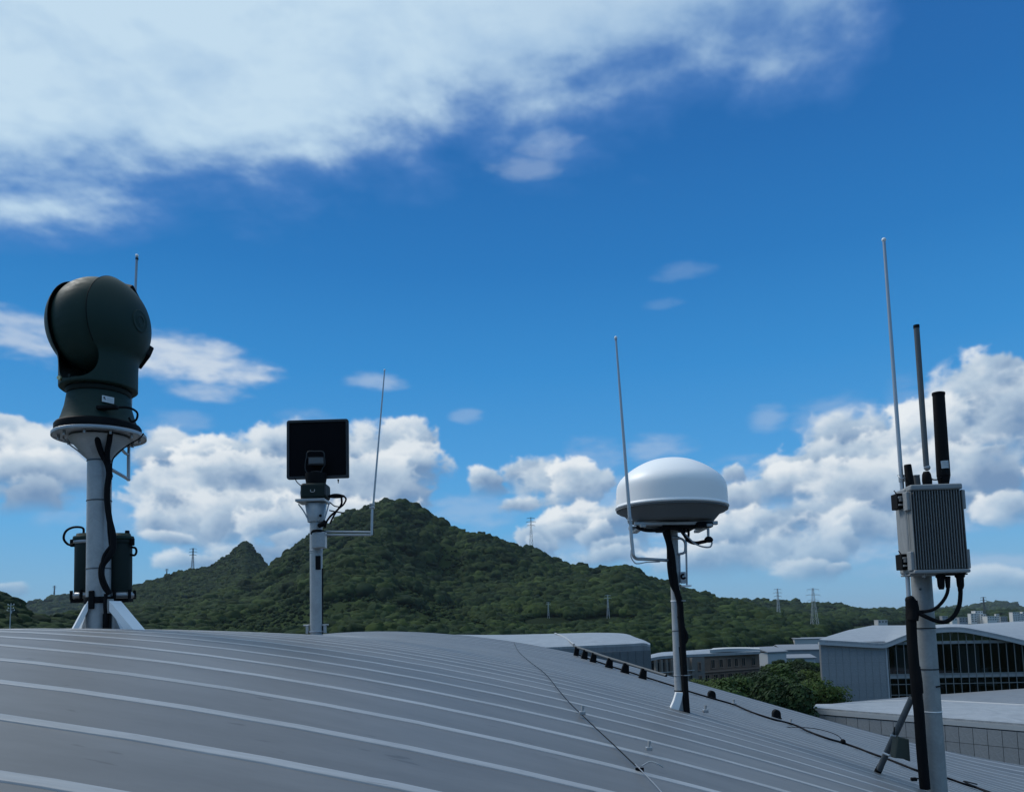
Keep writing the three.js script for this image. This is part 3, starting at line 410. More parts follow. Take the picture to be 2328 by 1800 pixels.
// brown two storey building among the trees
{
  const a = at(1476, 1497, 140), b = at(1728, 1481, 158), t = onWall('brown_block', 'weathered brown two storey block with a white curved roof among trees', V(a.x, 0, a.z), V(b.x, 0, b.z)), yt = a.y - 0.25, Lx = (px) => (px - 1476) / (1728 - 1476) * t.len;
  mesh('wall', box(t.len, yt, 9, t.len / 2, yt / 2, -4.7), B.brown, t);
  const p0 = Lx(1557), p1 = Lx(1591); mesh('pale_bay', box(p1 - p0, yt, 0.5, (p0 + p1) / 2, yt / 2, 0.05), B.pale, t);
  mesh('string_course', box(t.len, 0.22, 0.25, t.len / 2, yt - 2.9, -0.06), B.trim, t);
  const win = (px, top, w, h) => { const x = Lx(px), y = yt - top - h / 2, z = px > 1555 && px < 1592 ? 0.31 : -0.2; const f = mesh('window', [box(w + 0.24, 0.12, 0.14, x, y + h / 2 + 0.06, z + 0.05), box(w + 0.24, 0.12, 0.2, x, y - h / 2 - 0.06, z + 0.07), box(0.12, h, 0.14, x - w / 2 - 0.06, y, z + 0.05), box(0.12, h, 0.14, x + w / 2 + 0.06, y, z + 0.05), box(0.06, h, 0.08, x, y, z + 0.04)], B.trim, t); mesh('pane', box(w, h, 0.03, x, y, z + 0.02), B.darkGlass, f); };
  for (const px of [1614, 1633, 1652, 1669, 1687, 1712]) win(px, 0.7, 1.0, 1.5); for (const px of [1600, 1619, 1634, 1653, 1672, 1692, 1714]) win(px, 3.5, 1.1, 1.7); win(1579, 1.0, 0.55, 1.4); win(1580, 3.5, 0.55, 1.4);
  // open gallery on the left
  const g1 = Lx(1556); for (let i = 0; i < 8; i++) mesh('gallery_column', box(0.45, yt, 0.5, 0.3 + i * (g1 - 0.6) / 7, yt / 2, 1.3), B.pale, t); for (let i = 0; i < 7; i++) { const x = 0.3 + (i + 0.5) * (g1 - 0.6) / 7; const f = mesh('gallery_bay', box((g1 - 0.6) / 7 - 0.7, 1.9, 0.06, x, yt - 1.5, -0.16), B.frame, t); mesh('pane', box((g1 - 0.6) / 7 - 0.9, 1.7, 0.04, x, yt - 1.5, -0.11), B.darkGlass, f); }
  mesh('gallery_floor', box(g1, 0.3, 1.7, g1 / 2, yt - 3.0, 0.75), B.pale, t); mesh('railing', box(g1, 0.12, 0.1, g1 / 2, yt - 2.2, 1.6), B.townWhite, t);
  const F = [[1474, 1497, 138.5], [1500, 1492, 140], [1560, 1488, 145], [1640, 1484.5, 151], [1729, 1480.5, 156.5]].map((q) => at(...q)), K = [[1484, 1487, 150], [1502, 1483, 152], [1560, 1479, 156], [1640, 1474, 162], [1726, 1474, 170]].map((q) => at(...q));
  shellRoof(t, [F, F.map((p, i) => p.clone().lerp(K[i], 0.5).add(V(0, 0.3, 0))), K], 30, 0.5, B.whiteRoof, 'roof');
  shellRoof(t, [[[1614, 1477, 150], [1650, 1474.5, 152], [1700, 1474, 156], [1729, 1475.5, 158]].map((q) => at(...q)), [[1622, 1473, 160], [1650, 1471.5, 162], [1700, 1471, 166], [1726, 1472, 168]].map((q) => at(...q))], 20, 0.6, B.townWhite, 'upper_roof');
}
// smaller buildings further off
{
  const block = (px, py, D, w, h, d, m, label, turn = 0, windows = 0, roof = 0, name = 'distant_building') => {
    const p = at(px, py, D), t = thing(name, label, 'building', V(p.x, p.y - h - 4, p.z)); t.rotation.y = turn; const H2 = h + 4;
    mesh('wall', box(w, H2, d, 0, H2 / 2, 0), m, t);
    if (roof) mesh('roof', slab([[-d / 2 - 0.4, 0], [0, roof], [d / 2 + 0.4, 0]].map(([z, y]) => span(-w / 2 - 0.4, w / 2 + 0.4, 5).map((x) => V(x, H2 + y + 0.25, z))), 0.25), B.townRoof, t); else mesh('parapet', [box(w + 0.4, 0.5, 0.4, 0, H2 + 0.25, d / 2), box(w + 0.4, 0.5, 0.4, 0, H2 + 0.25, -d / 2), box(0.4, 0.5, d - 0.4, -w / 2, H2 + 0.25, 0), box(0.4, 0.5, d - 0.4, w / 2, H2 + 0.25, 0)], B.townWhite, t);
    if (windows) { const nx = Math.max(2, Math.floor(w / 4)), ny = Math.max(1, Math.floor(h / 3.4)); for (let i = 0; i < nx; i++) for (let j = 0; j < ny; j++) mesh('window', box(w / nx * 0.5, 1.5, 0.1, (i + 0.5) / nx * w - w / 2, H2 - 1.6 - j * 3.4, d / 2 + 0.03), B.darkGlass, t); }
    return t;
  };
  block(1738, 1482, 215, 7, 4.5, 9, B.townWhite, 'small white house with a grey gable right of the brown block', 0.5, 0, 1.2);
  block(1786, 1496, 240, 15, 3, 8, B.townWhite, 'long white shed roof low among the trees', 0.1, 0, 0.9); block(1836, 1476, 280, 22, 4, 12, B.townGrey, 'blue grey warehouse left of the glass fronted hall', 0, 0, 1.6); block(1760, 1487, 300, 12, 4, 9, B.townGrey, 'small grey warehouse between the white house and the trees', -0.3, 0, 1.5);
  block(1601, 1464, 520, 3.2, 2.4, 4, B.townWhite, 'little white shed above the brown block roof', 0.3, 0, 0.6); block(1622, 1466, 520, 7.5, 1.6, 5, B.townWhite, 'low white shed in the trees above the brown block', 0.1, 0, 0.8);
  block(1848, 1452, 420, 24, 1.5, 8, B.townWhite, 'long thin white rooftop on the slope left of the glass hall', 0.1, 0, 0.6);
  const far = (px, py, D, w, h, label, m = B.townWhite) => block(px, py, D, w, h, w * 0.6, m, label, 0.2, 1, 0, 'town_block');
  const tw = mat(0.6, 0.6, 0.58, 0.8);
  far(2222, 1389, 1250, 14, 26, 'tallest white town block under the distant pylon', tw); far(2211, 1395, 1240, 11, 14, 'stepped wing left of the tallest white town block', tw); far(2233, 1396, 1245, 10, 13, 'stepped wing right of the tallest white town block', tw); far(2250, 1401, 1230, 17, 9, 'low white row right of the stepped town block', tw); far(2267, 1396, 1260, 6, 18, 'narrow white tower block in the distant town', tw); far(2279, 1402, 1300, 13, 8, 'small grey block between the town towers', B.townGrey);
  far(2306, 1392, 1250, 12, 22, 'tall white town block near the right edge', tw); far(2318, 1395, 1255, 9, 16, 'shorter white block beside the tall one near the right edge', tw); far(2328, 1391, 1260, 9, 22, 'white town block cut by the right frame edge', tw); far(2186, 1404, 1200, 15, 7, 'low pale block behind the looping radio cable', B.townGrey); far(2168, 1406, 1190, 9, 5, 'tiny pale block left of the looping radio cable', tw); far(2146, 1401, 1500, 12, 5, 'small pale roof right of the pole on the far slope', B.townGrey); far(2022, 1397, 1600, 12, 4, 'tiny white house on the ridge left of the right pole', tw);
  far(2003, 1410, 900, 12, 5, 'tiny white house just above the glass hall roof');
}
// ------------------------------------------------------------------ lattice pylons
const pylonMat = mat(0.06, 0.07, 0.08, 0.6, 0.1), pylonPale = mat(0.42, 0.45, 0.47, 0.6, 0.1);
function pylon(px, top, base, D, label, m = pylonMat, arms = 3, spread = 1) {
  const b = at(px, base, D), t = at(px, top, D), h = t.y - b.y, p = thing('lattice_pylon', label, 'pylon', b), w0 = h * 0.062 * spread, w1 = h * 0.014, th = Math.max(0.18, D * 0.00029), n = 7, legs = [], lac = [];
  const half = (y) => mix(w0, w1, Math.pow(y / h, 0.7)), c = [[1, 1], [-1, 1], [-1, -1], [1, -1]], P = (i, y) => V(c[i & 3][0] * half(y), y, c[i & 3][1] * half(y)), ys = [...Array(n + 1).keys()].map((i) => h * (1 - Math.pow(1 - i / n, 1.25)));
  for (let i = 0; i < 4; i++) { legs.push(bar(V(...[P(i, 0).x, -2, P(i, 0).z]), P(i, ys[2]), th)); for (let k = 2; k < n; k++) legs.push(bar(P(i, ys[k]), P(i, ys[k + 1]), th)); for (let k = 0; k < n; k++) { lac.push(bar(P(i, ys[k]), P(i + 1, ys[k + 1]), th * 0.45), bar(P(i + 1, ys[k]), P(i, ys[k + 1]), th * 0.45), bar(P(i, ys[k]), P(i + 1, ys[k]), th * 0.45)); } }
  mesh('legs', legs, m, p); mesh('lacing', lac, m, p);
  for (let k = 0; k < arms; k++) { const y = h * (0.97 - k * 0.13), l = h * (0.14 + 0.025 * (k % 2)); mesh('cross_arm', [bar(V(-l, y, 0), V(l, y, 0), th * 1.3), bar(V(-l, y, 0), V(0, y + h * 0.035, 0), th * 0.6), bar(V(l, y, 0), V(0, y + h * 0.035, 0), th * 0.6), ...[-1, 1].map((s) => bar(V(s * l, y, 0), V(s * l, y - h * 0.04, 0), th * 0.7))], m, p); }
}
pylon(437, 1246, 1300, 1860, 'tall pylon on the ridge left of the cone peak'); pylon(378, 1293, 1317, 2050, 'shorter pylon further left on the same ridge', pylonMat, 2); pylon(122, 1331, 1355, 3500, 'tiny pylon on the far hill behind the turret mast', pylonMat, 3); pylon(1208, 1176, 1240, 1285, 'pylon standing on the big hill shoulder against the sky');
pylon(1247, 1369, 1400, slopeDepth(1247, 1399), 'short pale pylon low on the forested hillside, left of the dome pole', pylonPale, 2); pylon(1383, 1352, 1400, slopeDepth(1383, 1399), 'pale pylon on the forested hillside just left of the dome pole', pylonPale, 2); pylon(1771, 1338, 1397, slopeDepth(1771, 1394), 'slim pylon on the slope between dome and right pole', pylonPale, 3); pylon(1854, 1337, 1434, 620, 'large pale lattice pylon above the glass hall roof', pylonPale, 3, 1.5); pylon(2240, 1357, 1402, 1350, 'dark pylon near the distant flat topped hill', pylonMat, 3);
{ const b = at(21, 1432, 240), h = at(21, 1371, 240).y - b.y, p = thing('utility_pole', 'pale utility pole with insulators at the left edge of the frame', 'utility pole', b); mesh('pole', cyl(V(0, -2, 0), V(0, h, 0), 0.16, 0.11, 10), pylonPale, p); for (const [y, l] of [[0.93, 0.9], [0.8, 0.8], [0.72, 1.1]]) { mesh('cross_arm', bar(V(-l, h * y, 0), V(l, h * y, 0), 0.12), pylonPale, p); for (const s of [-1, 1]) mesh('insulator', cyl(V(s * l, h * y, 0), V(s * l, h * y + 0.4, 0), 0.1, 0.07, 8), M.white, p); } mesh('transformer', cyl(V(0.3, h * 0.62, 0.2), V(0.3, h * 0.72, 0.2), 0.22, 0.22, 12), pylonPale, p); }

// ------------------------------------------------------------------ trees between the buildings
function leafCrown(seed, w, h, leaves, size) {
  const r = rng(seed), pos = [], lobes = []; for (let i = 0; i < 15; i++) { const a = r() * 6.283, q = Math.sqrt(r()) * 0.72, y = 0.25 + 0.75 * r(); lobes.push([Math.cos(a) * q * w * (1.1 - y * 0.55), y * h * 0.82, Math.sin(a) * q * w * (1.1 - y * 0.55), (0.24 + 0.22 * r()) * w]); }
  for (let i = 0; i < leaves; i++) {
    const [cx, cy, cz, R] = lobes[Math.floor(r() * lobes.length)]; const n = V(r() * 2 - 1, r() * 2 - 1, r() * 2 - 1).normalize(), k = R * (0.72 + 0.36 * r() * r()), p = V(cx + n.x * k, cy + n.y * k * 0.75, cz + n.z * k);
    const q = new THREE.Quaternion().setFromUnitVectors(V(0, 0, 1), n.clone().add(V((r() - 0.5) * 1.4, (r() - 0.2) * 1.4, (r() - 0.5) * 1.4)).normalize()), s = size * (0.6 + 0.8 * r()), c = [V(-s, -s * 0.45, 0), V(s * 0.2, -s * 0.6, s * 0.15), V(s, s * 0.1, 0), V(-s * 0.1, s * 0.6, -s * 0.15)].map((v) => v.applyQuaternion(q).add(p));
    for (const k2 of [0, 1, 2, 0, 2, 3]) pos.push(c[k2].x, c[k2].y, c[k2].z);
  }
  const g = new THREE.BufferGeometry(); g.setAttribute('position', new THREE.Float32BufferAttribute(pos, 3)); g.computeVertexNormals(); return g;
}
function limbs(seed, h) { const r = rng(seed), l = [cyl(V(0, -0.5, 0), V(0.1, h * 0.45, 0), 0.2, 0.12, 8)]; for (let i = 0; i < 6; i++) { const a = i * 1.05 + r(), y = h * (0.25 + 0.2 * r()); l.push(cyl(V(0.05, y, 0), V(Math.cos(a) * h * 0.22, y + h * (0.2 + 0.15 * r()), Math.sin(a) * h * 0.22), 0.08, 0.03, 6)); } return merge(l); }
const barkMat = mat(0.07, 0.055, 0.045, 0.95), leafMats = [[0.024, 0.05, 0.016], [0.04, 0.078, 0.018], [0.056, 0.092, 0.021], [0.017, 0.036, 0.015]].map(([r, g, b]) => new THREE.MeshPhysicalMaterial({ color: new THREE.Color().setRGB(r, g, b), roughness: 0.85, specularIntensity: 0.3, transmission: 0.25, thickness: 0, side: THREE.DoubleSide }));
const treeKinds = [0, 1, 2, 3].map((k) => ({ crown: leafCrown(40 + k, 3.1 + 0.3 * k, 6.2, 6500, 0.135), trunk: limbs(60 + k, 7) }));
function tree(kind, m, x, z, s, sy, turn, label, group) { const t = thing('leafy_tree', label, 'tree', V(x, 0, z), null, group); t.rotation.y = turn; mesh('trunk', treeKinds[kind].trunk, barkMat, t); mesh('crown', treeKinds[kind].crown, leafMats[m], t).position.y = 1.2; t.scale.set(s, s * sy, s); }
{
  const r = rng(12), spots = []; let guard = 0;
  while (spots.length < 130 && guard++ < 9000) {
    const px = 1478 + 392 * r(), D = 64 + 166 * Math.pow(r(), 1.35), p = at(px, 1600, D), x = p.x, z = p.z;
    if (px > 1858 && D > 85) continue; if (D > 126 && px < 1738) continue; if (D < 78 && px < 1492) continue; if (D < 88 && px > 1812) continue;
    const limit = at(px, px < 1600 ? mix(1548, 1534, (px - 1478) / 122) : px < 1740 ? mix(1528, 1508, (px - 1600) / 140) : 1494, D).y, hgt = limit * (0.5 + 0.52 * Math.pow(r(), 0.8)); if (hgt < 2.5) continue;
    const s = Math.min(1.35, Math.max(0.55, hgt / 7.4)), sy = hgt / 7.4 / s;
    if (spots.some((q) => Math.hypot(q.x - x, q.z - z) < 3.1 * (s + q.s) * 0.46)) continue; spots.push({ x, z, s, sy, D, px });
  }
  const tone = ['mid green', 'fresh green', 'yellowish green', 'dark green'];
  spots.forEach((q, i) => { const m = Math.floor(r() * 4), big = q.s * q.sy > 0.95, place = q.D > 126 ? 'in the rows beyond the grove, right of the brown block' : q.px < 1600 ? 'of the dense grove in front of the brown block' : 'of the dense grove left of the glass fronted hall'; const label = (big ? 'tall ' : 'low ') + tone[m] + ' leafy tree ' + place; tree(i % 4, m, q.x, q.z, q.s, q.sy, r() * 6.28, label, label.replace('leafy tree', 'trees')); });
  // undergrowth fills the floor of the grove
  const geo = leafCrown(99, 2.2, 1.6, 700, 0.17), im = new THREE.InstancedMesh(geo, new THREE.MeshPhysicalMaterial({ color: 0xffffff, roughness: 0.9, specularIntensity: 0.2, side: THREE.DoubleSide }), 900), m4 = new THREE.Matrix4(), c = new THREE.Color(); let n = 0;
  while (n < 900) { const px = 1440 + 450 * r(), D = 60 + 190 * r(), p = at(px, 1600, D), s = 0.6 + 0.9 * r(); if (px > 1862 && D > 88) continue; if (D > 126 && px < 1738) continue; m4.compose(V(p.x, -0.3, p.z), new THREE.Quaternion().setFromAxisAngle(UP, r() * 6.28), V(s, s * (0.7 + 0.6 * r()), s)); im.setMatrixAt(n, m4); const k = 0.6 + 0.8 * r(); im.setColorAt(n, c.setRGB(0.033 * k, 0.062 * k, 0.017 * k)); n++; }
  im.name = 'undergrowth'; im.userData.kind = 'stuff'; im.castShadow = im.receiveShadow = true; scene.add(tag(im, 'green undergrowth between the trees of the grove', 'undergrowth'));
}

// ------------------------------------------------------------------ masts. A frame is a leaning upright in the plane at one distance; L() gives its own coordinates of a point of the picture
function frame(base, top, depth) {
  const b = at(...base, depth), t = at(...top, depth), y = t.clone().sub(b).normalize(), z = V(0, 0, 1), x = y.clone().cross(z).normalize(); z.crossVectors(x, y);
  const q = new THREE.Quaternion().setFromRotationMatrix(new THREE.Matrix4().makeBasis(x, y, z)), inv = q.clone().invert();
  const f = { b, q, depth, L: (px, py, dz = 0) => at(px, py, depth - dz).sub(b).applyQuaternion(inv), s: (px, py, n) => perPixel(px, py, depth) * n };
  f.thing = (name, label, category, origin = V(0, 0, 0), group) => { const t = thing(name, label, category, origin.clone().applyQuaternion(q).add(b), q, group); t.o = origin; return t; };
  f.pts = (o, list, dz = 0) => list.map(([x, y2, d]) => f.L(x, y2, d ?? dz).sub(o));
  return f;
}
function rodTop(r) { return ball(r, 0, 0, 0, 16); }
const plateText = (w, h, draw) => { const c = document.createElement('canvas'); c.width = w; c.height = h; const g = c.getContext('2d'); draw(g, w, h); const t = new THREE.CanvasTexture(c); t.colorSpace = THREE.SRGBColorSpace; return new THREE.MeshStandardMaterial({ map: t, roughness: 0.5 }); };

// --- left: turret on a thick mast
{
  const D = 6.0, F = frame([222, 1440], [226, 985], D), L = F.L, pr = F.s(224, 1200, 25.5);
  const foot = L(222, 1445), headY = L(226, 990).y;
  const mast = F.thing('steel_mast', 'thick galvanised mast with flared top and white braces under the round turret', 'mast');
  mesh('pole', cyl(V(0, foot.y - 0.12, 0), V(0, L(226, 1044).y, 0), pr, pr, 40), M.galv, mast);
  const cT = L(226, 997).y, cB = L(226, 1044).y;
  mesh('flare', lathe([[pr * 1.02, cB - 0.01], [pr * 1.08, cB + 0.005], [F.s(226, 985, 63), cT - 0.015], [F.s(226, 985, 63), cT]], 24), M.galv, mast);
  const plateR = F.s(226, 985, 97), plateY = L(226, 989).y;
  mesh('top_flange', lathe([[0, plateY - 0.016], [plateR * 0.97, plateY - 0.016], [plateR * 0.975, plateY - 0.026], [plateR, plateY - 0.026], [plateR, plateY - 0.002], [plateR * 0.985, plateY + 0.004], [0, plateY + 0.004]], 64), M.steel, mast);
  for (const y of [1049, 1139, 1293]) { const h = L(226, y).y; mesh('weld_ring', lathe([[pr, h - 0.006], [pr + 0.004, h - 0.002], [pr + 0.004, h + 0.002], [pr, h + 0.006]], 40), M.fibre, mast); }
  for (let i = 0; i < 10; i++) { const a = i / 10 * 6.283 + 0.2; mesh('bolt', cyl(V(Math.cos(a) * plateR * 0.84, plateY - 0.05, Math.sin(a) * plateR * 0.84), V(Math.cos(a) * plateR * 0.84, plateY - 0.015, Math.sin(a) * plateR * 0.84), 0.011, 0.011, 8), M.steel, mast); }
  // folded white braces: flat faces out, one to each quarter
  const brace = (top, bottom, w) => { const a = top, b = bottom, d = b.clone().sub(a).setY(0).normalize(), side = V(-d.z, 0, d.x).multiplyScalar(w / 2), up = V(0, 0.014, 0), g = new THREE.BufferGeometry(); const web = 0.075;
    const q = []; const quad = (p0, p1, p2, p3) => q.push(p0, p1, p2, p0, p2, p3); const A = a.clone().add(side), B = a.clone().sub(side), C = b.clone().sub(side), E = b.clone().add(side), dn = V(0, -web, 0);
    quad(A, B, C, E); quad(A, E, E.clone().add(dn), A.clone().add(dn)); quad(B, B.clone().add(dn), C.clone().add(dn), C); quad(A.clone().add(dn), E.clone().add(dn), C.clone().add(dn), B.clone().add(dn)); quad(A, A.clone().add(dn), B.clone().add(dn), B); quad(E, C, C.clone().add(dn), E.clone().add(dn));
    const pos = []; for (const v of q) pos.push(v.x, v.y, v.z); g.setAttribute('position', new THREE.Float32BufferAttribute(pos, 3)); g.setAttribute('uv', new THREE.Float32BufferAttribute(new Float32Array(pos.length / 3 * 2), 2)); g.computeVertexNormals(); return g; };
  const lt = L(197, 1367, 0.07), lb = L(155, 1445, 0.14), rt = L(261, 1366, 0.06), rb = L(328, 1446, 0.12);
  mesh('brace', brace(lt, lb, 0.1), M.white, mast); mesh('brace', brace(rt, rb, 0.125), M.white, mast);
  mesh('brace', brace(L(214, 1367, -0.12), L(185, 1446, -0.35), 0.1), M.white, mast); mesh('brace', brace(L(240, 1367, -0.12), L(275, 1446, -0.35), 0.1), M.white, mast);
  mesh('clamp_band', lathe([[pr, -0.02], [pr + 0.012, -0.02], [pr + 0.012, 0.03], [pr, 0.03]], 32).translate(0, L(222, 1366).y, 0), M.black, mast);
  mesh('stay_wire', tube(F.pts(V(0, 0, 0), [[141, 992, 0.05], [152, 1006, 0.06], [178, 1026, 0.04], [199, 1044, 0.02]]), 0.006, 24, 6), M.steel, mast);
  mesh('stay_wire', tube(F.pts(V(0, 0, 0), [[326, 985, 0.05], [318, 995, 0.05], [290, 1012, 0.04], [266, 1031, 0.03], [255, 1046, 0.02], [253, 1090, 0.0]]), 0.005, 30, 6), M.black, mast);

  // turret
  const C = L(225, 743), R = F.s(225, 743, 118.5), o = V(0, plateY + 0.004, 0), yaw = -0.2;
  const turret = F.thing('camera_turret', 'large dark green ball shaped camera turret in a yoke on the left mast', 'camera turret', o);
  const cy = C.y - o.y; turret.scale.set(0.9, 1, 0.95);
  const prof = []; for (let i = 0; i <= 30; i++) { const a = i / 30 * 2.27; prof.push([Math.sin(a) * R, Math.cos(a) * R]); }
  const last = prof[prof.length - 1]; prof.push([0.748 * R, -0.74 * R], [0.742 * R, -0.85 * R], [0.74 * R, -1.24 * R], [0.70 * R, -1.27 * R], [0, -1.27 * R]);
  const ev = new Evaluator(); ev.attributes = ['position', 'normal']; ev.useGroups = false;
  const strip = (g) => { g.deleteAttribute('uv'); return g; };
  const outer = new Brush(strip(lathe(prof, 96))), hollow = new Brush(strip(new THREE.SphereGeometry(R * 0.972, 64, 40)));
  const s = new THREE.Shape(), hw = 0.455 * R; s.moveTo(-hw, 1.3 * R); s.lineTo(-hw, -0.55 * R); s.bezierCurveTo(-hw, -1.0 * R, -hw * 0.8, -1.2 * R, -hw * 0.25, -1.2 * R); s.lineTo(hw * 0.25, -1.2 * R); s.bezierCurveTo(hw * 0.85, -1.2 * R, hw * 1.2, -1.0 * R, hw, -0.55 * R); s.lineTo(hw, 1.3 * R); s.closePath();
  const cut = new THREE.ExtrudeGeometry(s, { depth: 3 * R, bevelEnabled: false, curveSegments: 16 }); cut.translate(0, 0, -1.5 * R);
  const slot = new Brush(strip(cut)); for (const b of [outer, hollow, slot]) b.updateMatrixWorld();
  const y1 = ev.evaluate(outer, hollow, SUBTRACTION); y1.updateMatrixWorld(); const y2 = ev.evaluate(y1, slot, SUBTRACTION);
  const head = new THREE.Vector3(C.x - o.x, cy, 0);
  const yoke = mesh('yoke', y2.geometry, M.green, turret); yoke.position.copy(head); yoke.rotation.y = yaw;
  const ballM = mesh('camera_ball', new THREE.SphereGeometry(R * 0.925, 80, 56), M.green, turret); ballM.position.copy(head); ballM.rotation.y = yaw;
  // pivot covers on the ends of the tilt axis
  for (const sg of [1, -1]) { const p = mesh('pivot_cover', lathe([[0, 0.992 * R], [0.1 * R, 1.004 * R], [0.12 * R, 1.001 * R], [0.13 * R, 0.992 * R], [0.165 * R, 0.988 * R], [0.2 * R, 0.996 * R], [0.215 * R, 0.992 * R], [0.22 * R, 0.95 * R]], 48).rotateZ(-sg * Math.PI / 2), M.green, yoke); p.name = 'pivot_cover';
    const ringG = new THREE.TorusGeometry(0.085 * R, 0.008 * R, 8, 30, sg > 0 ? 4.6 : 4.6); ringG.rotateX(0); ringG.rotateY(Math.PI / 2); ringG.translate(sg * 1.001 * R, 0, 0); mesh('cover_ring', ringG, M.greenDark, yoke); }
  for (const sg of [1, -1]) { const g = new THREE.TorusGeometry(Math.sqrt(1 - 0.455 * 0.455) * R * 0.992, 0.011 * R, 8, 80, 4.5); g.rotateZ(Math.PI / 2 - 2.25); g.rotateY(Math.PI / 2); g.translate(sg * 0.452 * R, 0, 0); mesh('seam_gasket', g, M.black, yoke); }  // added black rings paint the dark gap line between ball and yoke arms
  // hoods of the sensor windows on the far side of the ball
  const fwd = V(0.2, 0, -0.978), hood = (dir, w, h, t, roll) => { const g = rbox(w, h, t, 0.012); const q = new THREE.Quaternion().setFromUnitVectors(V(0, 0, 1), dir.clone().normalize()); g.rotateZ(roll); g.applyQuaternion(q); const p = dir.clone().normalize().multiplyScalar(R * 1.0); g.translate(p.x, p.y, p.z); return g; };
  const h1 = mesh('window_hood', hood(V(0.5, 0.72, -0.48), 0.26, 0.12, 0.05, 0.5), M.black, turret); h1.position.copy(head);
  const h2 = mesh('window_hood', hood(V(0.66, -0.42, -0.6), 0.12, 0.2, 0.05, 0.25), M.black, turret); h2.position.copy(head);
  mesh('neck_ring', lathe([[0, -1.265 * R], [0.62 * R, -1.265 * R], [0.62 * R, -1.32 * R], [0.585 * R, -1.355 * R], [0.585 * R, -1.38 * R], [0, -1.38 * R]], 64).translate(head.x, head.y, 0), M.greenDark, turret);
  const bot = 0 - head.y; // in head coordinates
  mesh('pedestal', lathe([[0.57 * R, -1.375 * R], [0.595 * R, -1.395 * R], [0.63 * R, mix(-1.39 * R, bot, 0.3)], [0.685 * R, mix(-1.39 * R, bot, 0.55)], [0.745 * R, mix(-1.39 * R, bot, 0.78)], [0.8 * R, bot + 0.05]], 72).translate(head.x, head.y, 0), M.green, turret);
  mesh('pedestal_flange', lathe([[0.7 * R, bot + 0.075], [0.79 * R, bot + 0.07], [0.815 * R, bot + 0.055], [0.815 * R, bot + 0.01], [0.8 * R, bot], [0, bot]], 72).translate(head.x, head.y, 0), M.black, turret);
  // rating plate, drain bolts, connector with cable loop
  const lab = plateText(256, 128, (g, w, h) => { g.fillStyle = '#c9ced0'; g.fillRect(0, 0, w, h); g.fillStyle = '#14181a'; g.font = 'bold 50px sans-serif'; g.beginPath(); g.moveTo(24, 26); g.lineTo(64, 22); g.lineTo(70, 40); g.lineTo(52, 48); g.lineTo(86, 70); g.lineTo(60, 74); g.lineTo(24, 52); g.closePath(); g.fill(); g.fillRect(22, 78, 70, 6); g.fillStyle = '#7d8588'; for (let i = 0; i < 5; i++) g.fillRect(104, 26 + i * 18, 128, 5); });
  const pl = L(270.5, 909), pa = 0.1, plate = mesh('rating_plate', rbox(F.s(270, 909, 27), F.s(270, 909, 15), 0.006, 0.002), lab, turret); { const yy = pl.y - o.y, rr = 0.655 * R, px = pl.x - head.x, ang = Math.asin(Math.min(0.95, (px + 0.03) / rr)); plate.position.set(head.x + rr * Math.sin(ang), yy - 0.055, rr * Math.cos(ang) + 0.012); plate.rotation.set(0, ang, 0); plate.rotateX(-0.12); plate.rotateZ(-0.05); }
  { const p = L(175, 863).sub(o); const zz = Math.sqrt(Math.max(0, (0.742 * R) ** 2 - (p.x - head.x) ** 2)); mesh('drain_bolt', cyl(V(p.x - 0.02, p.y - 0.065, zz - 0.02), V(p.x - 0.02, p.y - 0.065, zz + 0.012), 0.017, 0.016, 14), M.brass, turret); mesh('drain_bolt', cyl(V(p.x + 0.09, p.y - 0.063, zz + 0.03), V(p.x + 0.09, p.y - 0.063, zz + 0.05), 0.011, 0.011, 12), M.greenDark, turret); }
  { const a = L(268, 950).sub(o), zz = 0.70 * R; mesh('connector', rbox(0.17, 0.03, 0.06, 0.01, a.x + 0.06, a.y + 0.015, zz * 0.86), M.black, turret); mesh('cable_loop', tube([V(a.x + 0.1, a.y + 0.02, zz * 0.8), V(a.x + 0.2, a.y + 0.03, zz * 0.55), V(a.x + 0.245, a.y - 0.0, zz * 0.42), V(a.x + 0.235, a.y - 0.055, zz * 0.42), V(a.x + 0.2, a.y - 0.07, zz * 0.45), V(a.x + 0.185, a.y - 0.04, zz * 0.5)], 0.009, 40, 7), M.rubber, turret); }

  // cable harness down the mast
  const hz = V(0, 0, 0), harness = F.thing('cable_harness', 'thick black cables winding down the front of the left mast', 'cable');
  mesh('cable', tube(F.pts(hz, [[220, 980, 0.17], [222, 1005, 0.16], [230, 1030, 0.13], [243, 1055, 0.1], [247, 1075, 0.09], [243, 1110, 0.09], [243, 1140, 0.09], [248, 1180, 0.09], [256, 1215, 0.1], [256, 1245, 0.11], [246, 1266, 0.13], [232, 1285, 0.14], [230, 1310, 0.14], [238, 1335, 0.13], [250, 1350, 0.11]]), 0.022, 120, 10), M.rubber, harness);
  mesh('cable', tube(F.pts(hz, [[250, 980, 0.15], [248, 1000, 0.14], [243, 1030, 0.12], [246, 1060, 0.09], [250, 1085, 0.075]]), 0.02, 50, 10), M.rubber, harness);
  mesh('cable', tube(F.pts(hz, [[257, 1235, 0.1], [248, 1245, 0.12], [236, 1262, 0.14], [231, 1290, 0.155], [236, 1318, 0.15], [246, 1340, 0.13]]), 0.012, 60, 8), M.rubber, harness);
  mesh('cable', tube(F.pts(hz, [[247, 1100, 0.07], [246, 1160, 0.07], [246, 1200, 0.08], [250, 1240, 0.09]]), 0.011, 40, 8), M.rubber, harness);
  mesh('cable', tube(F.pts(hz, [[240, 1350, 0.11], [238, 1375, 0.12], [240, 1410, 0.12], [240, 1445, 0.1]]), 0.014, 30, 8), M.rubber, harness);
